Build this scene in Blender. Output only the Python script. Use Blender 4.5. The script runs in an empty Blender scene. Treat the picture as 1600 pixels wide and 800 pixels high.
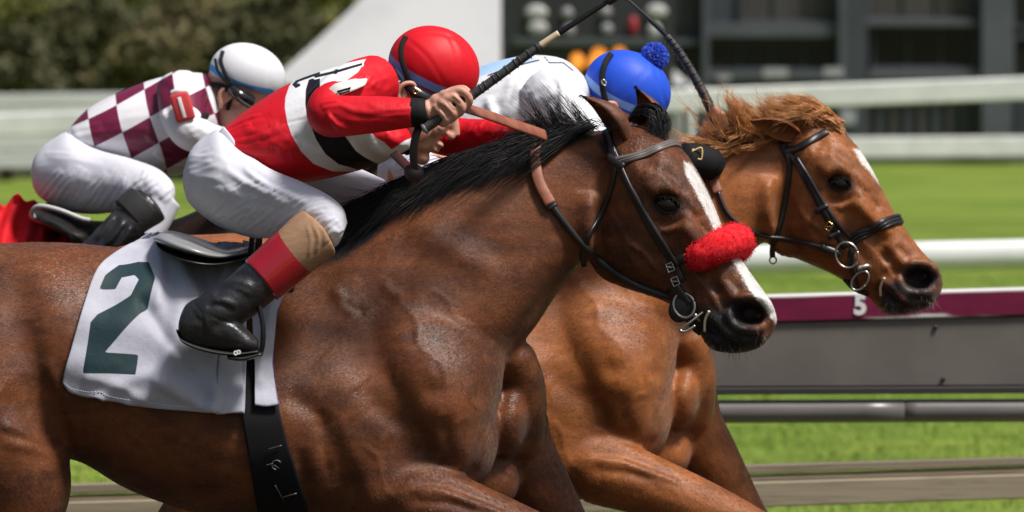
import bpy, bmesh, math, random
import numpy as np
from mathutils import Vector, Matrix
from mathutils.bvhtree import BVHTree

random.seed(7); RNG = np.random.default_rng(7)
scene = bpy.context.scene
COL = scene.collection

# ------------------------------------------------------------------ camera, sky, sun, exposure
F, CAMD, CZ, HZ = 7040.0, 11.0, 1.97, 110.0      # focal length in photo pixels, metres to the near horse, eye height, horizon row
cam_data = bpy.data.cameras.new('camera')
cam_data.sensor_width = 36.0
cam_data.lens = 36.0 * F / 1600.0
cam_data.shift_y = -(400.0 - HZ) / 1600.0
cam_data.clip_end = 2000.0
cam_data.dof.use_dof = True
cam_data.dof.focus_distance = CAMD - 0.12
cam_data.dof.aperture_fstop = 4.8
cam = bpy.data.objects.new('camera', cam_data)
cam.location = (0, -CAMD, CZ)
cam.rotation_euler = (math.radians(90), 0, 0)
COL.objects.link(cam)
scene.camera = cam

SUN_EL, SUN_AZ = math.radians(60), math.radians(126)      # azimuth clockwise from +Y (away from the camera)
world = bpy.data.worlds.new('World'); scene.world = world
world.use_nodes = True
wn = world.node_tree.nodes; wl = world.node_tree.links
sky = wn.new('ShaderNodeTexSky'); sky.sky_type = 'NISHITA'; sky.sun_disc = False
sky.sun_elevation = SUN_EL; sky.sun_rotation = SUN_AZ
sky.air_density = 1.0; sky.dust_density = 4.0; sky.ozone_density = 0.6
wl.new(sky.outputs[0], wn['Background'].inputs[0])
wn['Background'].inputs[1].default_value = 0.060
sun_data = bpy.data.lights.new('sun', 'SUN')
sun_data.energy = 3.7; sun_data.angle = math.radians(12); sun_data.color = (1.0, 0.96, 0.9)
sun = bpy.data.objects.new('sun', sun_data); COL.objects.link(sun)
sd = Vector((math.sin(SUN_AZ) * math.cos(SUN_EL), math.cos(SUN_AZ) * math.cos(SUN_EL), math.sin(SUN_EL)))
sun.rotation_euler = sd.to_track_quat('Z', 'Y').to_euler()
scene.view_settings.view_transform = 'Standard'
scene.view_settings.look = 'None'
scene.view_settings.exposure = 0.44
scene.view_settings.gamma = 1.0

# ------------------------------------------------------------------ photo pixel <-> place
def P(px, py, Y):
    D = Y + CAMD
    return np.array([(px - 800.0) / F * D, Y, CZ - (py - HZ) / F * D])
def proj(V):
    D = V[:, 1] + CAMD
    return np.stack([800.0 + F * V[:, 0] / D, HZ + F * (CZ - V[:, 2]) / D], 1)
def pxm(Y):                                        # metres for one photo pixel at depth Y
    return (Y + CAMD) / F

# ------------------------------------------------------------------ curves
def cr(pts, n):
    """Catmull-Rom through pts, n samples in all"""
    p = np.asarray(pts, float)
    if len(p) == 2:
        t = np.linspace(0, 1, n)[:, None]; return p[0] * (1 - t) + p[1] * t
    q = np.vstack([2 * p[0] - p[1], p, 2 * p[-1] - p[-2]])
    u = np.linspace(0, len(p) - 1 - 1e-9, n); i = u.astype(int); f = (u - i)[:, None]
    a, b, c, d = q[i], q[i + 1], q[i + 2], q[i + 3]
    return 0.5 * (2 * b + (c - a) * f + (2 * a - 5 * b + 4 * c - d) * f ** 2 + (3 * b - a - 3 * c + d) * f ** 3)
def resample(p, n):
    p = np.asarray(p, float); s = np.r_[0, np.cumsum(np.linalg.norm(np.diff(p, axis=0), axis=1))]
    t = np.linspace(0, s[-1], n)
    return np.stack([np.interp(t, s, p[:, k]) for k in range(p.shape[1])], 1)
def unit(v):
    v = np.asarray(v, float); return v / np.maximum(np.linalg.norm(v, axis=-1, keepdims=True), 1e-9)

# ------------------------------------------------------------------ mesh collectors
class MB:
    def __init__(s): s.v = []; s.f = []; s.n = 0
    def add(s, v, f):
        v = np.asarray(v, float); s.v.append(v); s.f += [tuple(i + s.n for i in q) for q in f]; s.n += len(v); return s
    def verts(s): return np.vstack(s.v)
    def mesh(s, name='m'):
        me = bpy.data.meshes.new(name); me.from_pydata(s.verts().tolist(), [], s.f); me.update(); return me

def grid_faces(nu, nv, closed_v=True):
    f = []
    for i in range(nu - 1):
        for j in range(nv if closed_v else nv - 1):
            k = (j + 1) % nv
            f.append((i * nv + j, i * nv + k, (i + 1) * nv + k, (i + 1) * nv + j))
    return f
def tube(path, rad, ns=12, n=None, flat=1.0, flat_dir=None):
    """closed tapered tube; flat scales the radius along flat_dir"""
    path = np.asarray(path, float); rad = np.asarray(rad if np.ndim(rad) else [rad] * len(path), float)
    n = n or max(2, (len(path) - 1) * 6 + 1)
    p = cr(path, n); r = np.maximum(cr(rad[:, None], n)[:, 0], 1e-4)
    t = unit(np.gradient(p, axis=0))
    up = np.array([0, 1.0, 0]) if abs(t[0][1]) < 0.8 else np.array([0, 0, 1.0])
    if flat_dir is not None: up = np.asarray(flat_dir, float)
    rings = []
    a = np.linspace(0, 2 * np.pi, ns, endpoint=False)
    for i in range(n):
        x = up - t[i] * np.dot(up, t[i]); x = unit(x); y = np.cross(t[i], x)
        if flat_dir is None: up = x
        rings.append(p[i] + r[i] * (np.cos(a)[:, None] * x * flat + np.sin(a)[:, None] * y))
    v = np.vstack(rings + [p[:1] - t[0] * r[0] * 0.35, p[-1:] + t[-1] * r[-1] * 0.35])
    f = grid_faces(n, ns); c0, c1 = n * ns, n * ns + 1
    f += [(c0, (j + 1) % ns, j) for j in range(ns)]
    f += [(c1, (n - 1) * ns + j, (n - 1) * ns + (j + 1) % ns) for j in range(ns)]
    return v, f
def ball(c, r, rot=0.0, nu=14, nv=20, yaw=0.0):
    """ellipsoid; r = (rx, ry, rz) in metres, rot turns it in the picture plane"""
    th = np.linspace(0, np.pi, nu + 2)[1:-1]; ph = np.linspace(0, 2 * np.pi, nv, endpoint=False)
    v = [[0, 0, 1]] + [[math.sin(a) * math.cos(b), math.sin(a) * math.sin(b), math.cos(a)] for a in th for b in ph] + [[0, 0, -1]]
    v = np.array(v) * np.asarray(r)
    m = np.array(Matrix.Rotation(yaw, 3, 'Z')) @ np.array(Matrix.Rotation(rot, 3, 'Y'))
    v = v @ m.T + np.asarray(c)
    f = [(0, 1 + j, 1 + (j + 1) % nv) for j in range(nv)]
    f += [(1 + i * nv + j, 1 + (i + 1) * nv + j, 1 + (i + 1) * nv + (j + 1) % nv, 1 + i * nv + (j + 1) % nv) for i in range(nu - 1) for j in range(nv)]
    e = len(v) - 1
    f += [(e, 1 + (nu - 1) * nv + (j + 1) % nv, 1 + (nu - 1) * nv + j) for j in range(nv)]
    return v, f
PROF = {
    'o': [(0, 0), (0.067, .5), (0.25, .866), (.5, 1), (.75, .866), (.933, .5), (1, 0)],
    'torso': [(0, 0), (0.03, .3), (0.14, .66), (.32, .9), (.56, 1), (.8, .84), (.95, .46), (1, 0)],
    'withers': [(0, 0), (0.04, .2), (0.16, .48), (.36, .8), (.6, 1), (.82, .84), (.95, .46), (1, 0)],
    'neck': [(0, 0), (0.03, .28), (0.14, .55), (.36, .86), (.62, 1), (.82, .86), (.95, .5), (1, 0)],
    'skull': [(0, 0), (0.015, .42), (0.09, .76), (.26, 1), (.5, .90), (.74, .80), (.93, .52), (1, 0)],
    'nose': [(0, 0), (0.03, .45), (0.16, .80), (.38, .95), (.6, 1), (.85, .80), (1, 0)],
}
def loft(st, n=60, half=14):
    """st: (Dx, Dy, Vx, Vy, Y, W, profile, yaw): a ring from D over the near side to V and back over the far side"""
    phi = np.linspace(0, 1, half + 1)
    rows = []
    for s in st:
        Dx, Dy, Vx, Vy, Y, W = s[:6]; prof = PROF[s[6] if len(s) > 6 else 'o']; yaw = s[7] if len(s) > 7 else 0.0
        c = cr(prof, 80); c = resample(c, half + 1)
        YD, YV = Y if isinstance(Y, tuple) else (Y, Y)
        rows.append(np.r_[P(Dx, Dy, YD), P(Vx, Vy, YV), W, yaw, c.ravel()])
    R = cr(np.array(rows), n)
    v = []
    for r in R:
        D, V, W, yaw = r[:3], r[3:6], r[6], r[7]; c = r[8:].reshape(-1, 2)
        L = np.array([-math.sin(yaw), -math.cos(yaw), 0])
        near = D + (V - D) * c[:, :1] + L * np.maximum(c[:, 1:], 0) * W
        far = D + (V - D) * c[:, :1] - L * np.maximum(c[:, 1:], 0) * W
        v.append(np.vstack([near, far[-2:0:-1]]))
    ns = 2 * half
    v0, v1 = v[0].mean(0), v[-1].mean(0)
    v = np.vstack(v + [v0[None], v1[None]])
    f = grid_faces(n, ns); c0, c1 = n * ns, n * ns + 1
    f += [(c0, (j + 1) % ns, j) for j in range(ns)]
    f += [(c1, (n - 1) * ns + j, (n - 1) * ns + (j + 1) % ns) for j in range(ns)]
    return v, f

# ------------------------------------------------------------------ remesh, smooth, sculpt
def get_co(me):
    a = np.empty(len(me.vertices) * 3); me.vertices.foreach_get('co', a); return a.reshape(-1, 3)
def set_co(me, v):
    me.vertices.foreach_set('co', np.ascontiguousarray(v, float).ravel()); me.update()
def get_no(me):
    a = np.empty(len(me.vertices) * 3); me.vertex_normals.foreach_get('vector', a); return a.reshape(-1, 3)
def get_edges(me):
    a = np.empty(len(me.edges) * 2, np.int32); me.edges.foreach_get('vertices', a); return a.reshape(-1, 2)
def smooth(me, it=6, lam=0.5, mu=-0.52, mask=None):
    v = get_co(me); e = get_edges(me); n = len(v)
    deg = np.bincount(e.ravel(), minlength=n).astype(float); deg[deg == 0] = 1
    for k in range(it):
        for l in ((lam, mu) if mu else (lam,)):
            s = np.stack([np.bincount(e[:, 0], v[e[:, 1], c], n) + np.bincount(e[:, 1], v[e[:, 0], c], n) for c in range(3)], 1)
            d = s / deg[:, None] - v
            v = v + (l * d if mask is None else l * d * mask[:, None])
    set_co(me, v)
def remesh(mb, voxel, it=8, lam=0.5, mu=-0.2):
    me = mb.mesh() if isinstance(mb, MB) else mb; o = bpy.data.objects.new('tmp', me); COL.objects.link(o)
    m = o.modifiers.new('r', 'REMESH'); m.mode = 'VOXEL'; m.voxel_size = voxel; m.use_smooth_shade = True
    dg = bpy.context.evaluated_depsgraph_get()
    out = bpy.data.meshes.new_from_object(o.evaluated_get(dg))
    bpy.data.objects.remove(o); bpy.data.meshes.remove(me)
    smooth(out, it, lam, mu)
    return out
def poly_dist(q, line, closed=False):
    """distance from points q to a polyline, signed side (left positive), and the arc fraction"""
    L = np.asarray(line, float)
    if closed: L = np.vstack([L, L[:1]])
    best = np.full(len(q), 1e9); side = np.zeros(len(q)); frac = np.zeros(len(q)); m = len(L) - 1
    for i in range(m):
        a, b = L[i], L[i + 1]; d = b - a; l2 = max(d @ d, 1e-9)
        t = np.clip(((q - a) @ d) / l2, 0, 1); r = q - a - t[:, None] * d
        dist = np.hypot(r[:, 0], r[:, 1]); k = dist < best
        best[k] = dist[k]; side[k] = np.sign(d[0] * (q[k, 1] - a[1]) - d[1] * (q[k, 0] - a[0])); frac[k] = (i + t[k]) / m
    return best, side, frac
def sd_poly(q, poly):
    """signed distance to a polygon, positive inside"""
    d, _, _ = poly_dist(q, poly, True); L = np.asarray(poly, float); ins = np.zeros(len(q), bool); j = len(L) - 1
    for i in range(len(L)):
        a, b = L[i], L[j]
        if a[1] != b[1]:
            c = ((a[1] > q[:, 1]) != (b[1] > q[:, 1])) & (q[:, 0] < (b[0] - a[0]) * (q[:, 1] - a[1]) / (b[1] - a[1]) + a[0]); ins ^= c
        j = i
    return np.where(ins, d, -d)
def sculpt(me, strokes, mid=None, both=False, tr=None):
    """strokes: (kind, polyline in photo pixels, sigma px, height in mm); kinds: r ridge or groove, s step, b blob (one point)"""
    for k, (kind, line, sg, amp) in enumerate(strokes):
        if tr: line = [tr(*p) for p in line]
        if k % 3 == 0: v = get_co(me); no = get_no(me); q = proj(v)
        L = np.asarray(line, float)
        if len(L) > 2: L = cr(L, len(L) * 4)
        lo, hi = L.min(0) - 4 * sg, L.max(0) + 4 * sg
        sel = np.where((q[:, 0] > lo[0]) & (q[:, 0] < hi[0]) & (q[:, 1] > lo[1]) & (q[:, 1] < hi[1]) & ((no[:, 1] < 0.1) if not both else True))[0]
        if mid is not None: sel = sel[v[sel, 1] < mid]
        if len(sel) == 0: continue
        if kind == 'b': d = np.hypot(*(q[sel] - L[0]).T); w = np.exp(-0.5 * (d / sg) ** 2)
        else:
            d, sd_, fr = poly_dist(q[sel], L); tap = np.clip(np.minimum(fr, 1 - fr) * 5, 0, 1) ** 0.6
            if kind == 'r': w = np.exp(-0.5 * (d / sg) ** 2) * tap
            else: x = d * sd_ / sg; w = x * np.exp(0.5 - 0.5 * x * x) * tap
        face = np.ones(len(sel)) if both else np.clip(-no[sel, 1] * 1.6 + 0.15, 0, 1)
        v[sel] += no[sel] * (w * face * amp / 1000.0)[:, None]
        if k % 3 == 2 or k == len(strokes) - 1: set_co(me, v)
    return me
def noise3(v, scale, seed=0):
    """cheap smooth noise from a few sines"""
    r = np.random.default_rng(seed); out = np.zeros(len(v))
    for k in range(7):
        d = unit(r.normal(size=3)) * scale * r.uniform(.6, 1.6); out += np.sin(v @ d + r.uniform(0, 6.28))
    return out / 7
def roughen(me, scale, amp, seed=0):
    v = get_co(me); set_co(me, v + get_no(me) * (noise3(v, scale, seed) * amp)[:, None])
def attr(me, name, vals):
    a = me.attributes.get(name) or me.attributes.new(name, 'FLOAT', 'POINT')
    a.data.foreach_set('value', np.ascontiguousarray(vals, np.float32))
def append_mesh(me, mb):
    """joins the shapes of mb into the mesh me"""
    bm = bmesh.new(); bm.from_mesh(me); m2 = mb.mesh(); bm.from_mesh(m2); bm.to_mesh(me); bm.free(); bpy.data.meshes.remove(m2)
    me.update()

# ------------------------------------------------------------------ objects
def thing(name, label, cat, loc=(0, 0, 0), group=None):
    o = bpy.data.objects.new(name, None); COL.objects.link(o); o.empty_display_size = 0.1
    o.location = loc; o['label'] = label; o['category'] = cat
    if group: o['group'] = group
    return o
def put(name, me, m, parent=None, smooth_shade=True, label=None):
    if isinstance(me, MB): me = me.mesh(name)
    elif isinstance(me, tuple): me = MB().add(*me).mesh(name)
    o = bpy.data.objects.new(name, me); COL.objects.link(o)
    me.materials.clear(); me.materials.append(m)
    if smooth_shade: me.polygons.foreach_set('use_smooth', np.ones(len(me.polygons), bool))
    if parent is not None:
        o.parent = parent; q = parent; off = Vector((0, 0, 0))
        while q is not None: off += q.location; q = q.parent
        me.vertices.foreach_set('co', (get_co(me) - np.array(off)).ravel()); me.update()
    if label: o['label'] = label
    return o
def tag(o, label, cat, group=None):
    o['label'] = label; o['category'] = cat
    if group: o['group'] = group
    return o
def struct(name, me, m, smooth_shade=False):
    o = put(name, me, m, None, smooth_shade); o['kind'] = 'structure'; return o
def box(c, s, rz=0.0, bev=0.0):
    """box of centre c and size s, its edges cut by bev"""
    bm = bmesh.new(); bmesh.ops.create_cube(bm, size=1.0)
    for v in bm.verts: v.co = Vector((v.co.x * s[0], v.co.y * s[1], v.co.z * s[2]))
    if bev: bmesh.ops.bevel(bm, geom=bm.edges[:], offset=bev, segments=2, affect='EDGES', profile=0.5)
    m = Matrix.Translation(Vector(c)) @ Matrix.Rotation(rz, 4, 'Z'); bm.transform(m)
    bm.verts.index_update(); v = [tuple(x.co) for x in bm.verts]; f = [tuple(y.index for y in x.verts) for x in bm.faces]; bm.free()
    return np.array(v), f
def ribbon(p, nrm, w, th, n=None):
    """strap with a rounded section along p; nrm points away from what it lies on"""
    p = np.asarray(p, float); k = len(p); t = unit(np.gradient(p, axis=0)); nr = unit(nrm - t * np.sum(nrm * t, 1, keepdims=True)); b = np.cross(t, nr)
    w = np.ones(k) * w
    sec = [(-.5, .0), (-.5, .55), (-.36, 1.0), (.0, 1.08), (.36, 1.0), (.5, .55), (.5, .0)]
    v = np.stack([p + b * (s * w)[:, None] + nr * (h * th) for s, h in sec], 1).reshape(-1, 3)
    f = grid_faces(k, len(sec)); m = len(sec)
    f += [tuple(range(m))[::-1], tuple((k - 1) * m + i for i in range(m))]
    return v, f
def hit(bvh, px, py):
    d = P(px, py, 0) - np.array([0, -CAMD, CZ]); d = d / np.linalg.norm(d)
    r = bvh.ray_cast(Vector((0, -CAMD, CZ)), Vector(d))
    return (np.array(r[0]), np.array(r[1])) if r[0] is not None else (None, None)
def drape(bvh, line, n=40, off=0.002, yfall=0.0):
    """photo line laid on a surface: points and normals"""
    L = resample(cr(line, len(line) * 8), n); pts, nos, ok = [], [], []
    for a, b in L:
        h, m = hit(bvh, a, b); ok.append(h is not None); pts.append(h if h is not None else np.zeros(3)); nos.append(m if h is not None else np.array([0, -1.0, 0]))
    idx = [i for i in range(n) if ok[i]]; ys = np.array([pts[i][1] for i in idx]) if idx else np.array([yfall]); ix = idx or [0]
    for i in range(n):
        if not ok[i]: pts[i] = P(L[i, 0], L[i, 1], np.interp(i, ix, ys))
    pts = np.array(pts); nos = unit(np.array(nos))
    for _ in range(3):
        pts[1:-1] = .25 * pts[:-2] + .5 * pts[1:-1] + .25 * pts[2:]; nos[1:-1] = .25 * nos[:-2] + .5 * nos[1:-1] + .25 * nos[2:]
    return pts + nos * off, nos
def tri_mesh(v, name='hair'):
    """fast mesh of loose triangles from an (n, 3, 3) array"""
    n = len(v); me = bpy.data.meshes.new(name); me.vertices.add(n * 3); me.vertices.foreach_set('co', np.ascontiguousarray(v, np.float32).ravel())
    me.loops.add(n * 3); me.loops.foreach_set('vertex_index', np.arange(n * 3, dtype=np.int32)); me.polygons.add(n)
    me.polygons.foreach_set('loop_start', np.arange(0, n * 3, 3, dtype=np.int32)); me.update(calc_edges=True); return me
def bvh_of(me): return BVHTree.FromPolygons([tuple(c) for c in get_co(me)], [tuple(p.vertices) for p in me.polygons])
def coons(top, bottom, left, right, nu, nv):
    """grid of photo points inside four border lines (top and bottom run left to right, left and right run down)"""
    T, B = resample(cr(top, 60), nu), resample(cr(bottom, 60), nu); L, R = resample(cr(left, 60), nv), resample(cr(right, 60), nv)
    u = np.linspace(0, 1, nu)[None, :, None]; v = np.linspace(0, 1, nv)[:, None, None]
    return (1 - v) * T[None] + v * B[None] + (1 - u) * L[:, None] + u * R[:, None] - ((1 - u) * (1 - v) * T[0] + u * (1 - v) * T[-1] + (1 - u) * v * B[0] + u * v * B[-1])

# ------------------------------------------------------------------ materials
def mat(name, col, rough=.5, spec=.5, col2=None, nscale=6.0, bump=None, masks=(), sheen=0.0, coat=0.0, metal=0.0, detail=4.0, emit=None, fine=None, stretch=None, sub=0.0, rnd=0.0, mott=None, rvar=None):
    m = bpy.data.materials.new(name); m.use_nodes = True; nt = m.node_tree; N = nt.nodes; K = nt.links; b = N['Principled BSDF']
    def node(t, **kw):
        x = N.new(t)
        for k, v in kw.items(): setattr(x, k, v)
        return x
    tc = node('ShaderNodeTexCoord'); vec = tc.outputs['Object']
    if stretch:
        mp = node('ShaderNodeMapping'); mp.inputs['Scale'].default_value = stretch[:3]
        if len(stretch) > 3: mp.inputs['Rotation'].default_value = (0, stretch[3], 0)
        K.new(vec, mp.inputs['Vector']); vec_s = mp.outputs[0]
    else: vec_s = vec
    def noise(scale, detail=4.0, v=None, rough_=.6):
        x = node('ShaderNodeTexNoise')
        if scale < 0: x.noise_type = 'RIDGED_MULTIFRACTAL'; scale = -scale; detail = 2.0
        x.inputs['Scale'].default_value = scale; x.inputs['Detail'].default_value = detail; x.inputs['Roughness'].default_value = rough_
        K.new(v or vec, x.inputs['Vector']); return x.outputs['Fac']
    def mix(fac, a, c):
        x = node('ShaderNodeMix', data_type='RGBA')
        for s, val in ((0, fac), (6, a), (7, c)):
            if hasattr(val, 'is_linked') or isinstance(val, bpy.types.NodeSocket): K.new(val, x.inputs[s])
            elif s == 0: x.inputs[0].default_value = val
            else: x.inputs[s].default_value = (*val, 1)
        return x.outputs[2]
    def ramp(fac, lo, hi):
        x = node('ShaderNodeMapRange'); x.interpolation_type = 'SMOOTHSTEP'; x.inputs[1].default_value = lo; x.inputs[2].default_value = hi
        K.new(fac, x.inputs[0]); return x.outputs[0]
    def math_(op, a, c):
        x = node('ShaderNodeMath', operation=op)
        for i, val in enumerate((a, c)):
            if isinstance(val, bpy.types.NodeSocket): K.new(val, x.inputs[i])
            else: x.inputs[i].default_value = val
        return x.outputs[0]
    base = None
    if col2 is not None: base = mix(ramp(noise(nscale, detail, vec_s), .36, .66), col, col2)
    if fine:                                              # (scale, colour, amount): fine speckle
        base = mix(math_('MULTIPLY', ramp(noise(fine[0], 3.0, vec_s), .5, .75), fine[2]), base if base is not None else col, fine[1])
    if mott:                                              # list of (scale, colour, amount): broken patches
        for ms, mc, ma in mott: base = mix(math_('MULTIPLY', ramp(noise(ms, 6.0, vec), .48, .72), ma), base if base is not None else col, mc)
    for mk in masks:                                      # (attribute, colour, lo, hi, fray, fray scale)
        an = node('ShaderNodeAttribute'); an.attribute_name = mk[0]; fac = an.outputs['Fac']
        if len(mk) > 4 and mk[4]: fac = math_('ADD', fac, math_('MULTIPLY', math_('SUBTRACT', noise(mk[5], 3.0, vec_s), .5), mk[4]))
        base = mix(ramp(fac, mk[2], mk[3]), base if base is not None else col, mk[1])
    if rnd:
        oi = node('ShaderNodeObjectInfo'); hv = node('ShaderNodeHueSaturation'); K.new(math_('ADD', math_('MULTIPLY', oi.outputs['Random'], rnd), 1 - rnd / 2), hv.inputs['Value'])
        if base is not None: K.new(base, hv.inputs['Color'])
        else: hv.inputs['Color'].default_value = (*col, 1)
        base = hv.outputs[0]
    if base is not None: K.new(base, b.inputs['Base Color'])
    else: b.inputs['Base Color'].default_value = (*col, 1)
    b.inputs['Roughness'].default_value = rough; b.inputs['Specular IOR Level'].default_value = spec; b.inputs['Metallic'].default_value = metal
    if rvar:
        mr = node('ShaderNodeMapRange'); mr.inputs[3].default_value = rvar[1]; mr.inputs[4].default_value = rvar[2]; mr.inputs[1].default_value = .3; mr.inputs[2].default_value = .7
        K.new(noise(rvar[0], 5.0), mr.inputs[0]); K.new(mr.outputs[0], b.inputs['Roughness'])
    b.inputs['Sheen Weight'].default_value = sheen; b.inputs['Coat Weight'].default_value = coat; b.inputs['Coat Roughness'].default_value = .12
    if sub:
        b.inputs['Subsurface Weight'].default_value = sub; b.inputs['Subsurface Radius'].default_value = (.012, .005, .003); b.inputs['Subsurface Scale'].default_value = 1.0
    if emit: b.inputs['Emission Color'].default_value = (*emit[0], 1); b.inputs['Emission Strength'].default_value = emit[1]
    if bump:                                              # list of (scale, strength, distance, stretched)
        prev = None
        for bp in bump:
            x = node('ShaderNodeBump'); x.inputs['Strength'].default_value = bp[1]; x.inputs['Distance'].default_value = bp[2]
            K.new(noise(bp[0], 4.0, vec_s if len(bp) > 3 and bp[3] else vec), x.inputs['Height'])
            if prev: K.new(prev, x.inputs['Normal'])
            prev = x.outputs[0]
        K.new(prev, b.inputs['Normal'])
    m['b'] = 1
    return m
# ------------------------------------------------------------------ materials of coats, leather, cloth
def coat_mat(name, c1, c2, hair, muzzle, white=(.70, .68, .66), fur=False):
    return mat(name, c1, rough=.45, spec=.30, col2=c2, nscale=4.0, detail=6.0, fine=(260.0, hair, .5), sheen=.10,
               stretch=(1.0, 1.0, 3.2, .6), rvar=(8.0, .30, .58),
               mott=[(8.0, tuple(x * .45 for x in c1), .5), (26.0, hair, .28), (60.0, tuple(x * .4 for x in c1), .22)],
               bump=None if fur else [(-9, .10, .012), (34, .30, .006), (130, .25, .0025, True), (420, .35, .0014, True)],
               masks=[('points', muzzle, 0.15, 0.85, .45, 26.0), ('blaze', white, -2.5, 2.5, 9.0, 90.0), ('nostril', (.010, .005, .006), .25, .7), ('pink', (.22, .05, .05), .45, .95, .3, 60.0)])
BAY = ((.165, .050, .016), (.068, .020, .008), (.29, .105, .036), (.014, .012, .012)); CHE = ((.325, .104, .027), (.18, .055, .015), (.50, .19, .055), (.036, .024, .022)); DRK = ((.038, .022, .015), (.022, .013, .010), (.06, .037, .024), (.012, .010, .010))
M_BAY, M_CHESTNUT, M_DARK = coat_mat('bay_coat', *BAY), coat_mat('chestnut_coat', *CHE), coat_mat('dark_bay_coat', *DRK)
M_BAYFUR, M_CHESTNUTFUR = coat_mat('bay_short_hair', *BAY, fur=True), coat_mat('chestnut_short_hair', *CHE, fur=True)
M_BLACKHAIR = mat('black_horse_hair', (.006, .0055, .006), rough=.42, spec=.4)
M_REDHAIR = mat('chestnut_horse_hair', (.42, .16, .046), rough=.42, spec=.5, col2=(.62, .30, .11), nscale=30)
M_EYE = mat('horse_eye', (.004, .003, .0025), rough=.03, spec=.45)
M_LID = mat('eye_rim_skin', (.012, .007, .005), rough=.9, spec=.02)
M_LEATHER = mat('black_leather', (.012, .011, .012), rough=.36, spec=.5, bump=[(160, .15, .001)], col2=(.02, .018, .018), nscale=30)
M_BROWN = mat('brown_rein_rubber', (.30, .105, .060), rough=.55, col2=(.22, .07, .038), nscale=24, bump=[(220, .3, .001)])
M_STEEL = mat('bit_steel', (.48, .47, .45), rough=.32, metal=1.0)
M_BRASS = mat('buckle_brass', (.75, .52, .2), rough=.25, metal=1.0)

def ear_shape(base, tip, W, facing, bend=None, n=16, na=17, op=2.0):
    base, tip = np.asarray(base), np.asarray(tip); ax = unit(tip - base); f = np.asarray(facing, float); f = unit(f - ax * (f @ ax)); sdv = np.cross(ax, f)
    bend = np.zeros(3) if bend is None else np.asarray(bend)
    out, inn = [], []
    for i in range(n):
        s = i / (n - 1); c = base + (tip - base) * s + bend * math.sin(math.pi * s)
        w = W * (0.62 + 0.52 * math.sin(math.pi * min(1, s * 1.02) ** .8)) * (1 - s ** 3.2) + .0015
        o = op * (1 - .25 * s)
        for k in range(na):
            a = -o + 2 * o * k / (na - 1); d = math.sin(a) * sdv - math.cos(a) * f * .85
            out.append(c + w * d); inn.append(c + (w - .004 * (1 - .5 * s)) * d + f * .001)
    v = np.vstack([out, inn]); m = n * na; fs = grid_faces(n, na, False); g = list(fs)
    g += [tuple(reversed([q + m for q in x])) for x in fs]
    for i in range(n - 1):
        for k in (0, na - 1):
            a, b = i * na + k, (i + 1) * na + k; g.append((a, b, b + m, a + m) if k == 0 else (b, a, a + m, b + m))
    for k in range(na - 1):
        a, b = (n - 1) * na + k, (n - 1) * na + k + 1; g.append((a, b, b + m, a + m))
    return v, g

def strands(guides, ns=3):
    """guides: (points, radius of the lock at root, at tip, number of hairs, hair radius); one mesh of hairs"""
    mb = MB()
    for pts, w0, w1, cnt, r in guides:
        n = 9; g = cr(pts, n); L = np.linalg.norm(np.diff(g, axis=0), axis=1).sum()
        for h in range(cnt):
            o0 = RNG.normal(size=3) * w0 * .5; o1 = o0 * .4 + RNG.normal(size=3) * w1 * .5; t = np.linspace(0, 1, n)[:, None]
            ph = RNG.uniform(0, 6.28, 3); wob = np.sin(t * RNG.uniform(2.5, 6) + ph) * .006 * t * min(1, L / .12)
            m = RNG.uniform(.72, 1.06); gg = cr(pts, 24); gg = resample(gg[:max(4, int(24 * min(1, m)))], n)
            p = gg + o0 * (1 - t) + o1 * t + wob
            tt = unit(np.gradient(p, axis=0)); up = unit(np.cross(tt, RNG.normal(size=3))); bb = np.cross(tt, up)
            rr = (r * RNG.uniform(.7, 1.25) * np.clip(1.15 - t ** 1.6, .12, 1))
            a = np.array([0, 2.1, 4.2])
            v = np.stack([p + rr * (math.cos(x) * up + math.sin(x) * bb) for x in a], 1).reshape(-1, 3)
            mb.add(v, FACE3)
    return mb
FACE3 = grid_faces(9, 3)

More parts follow.
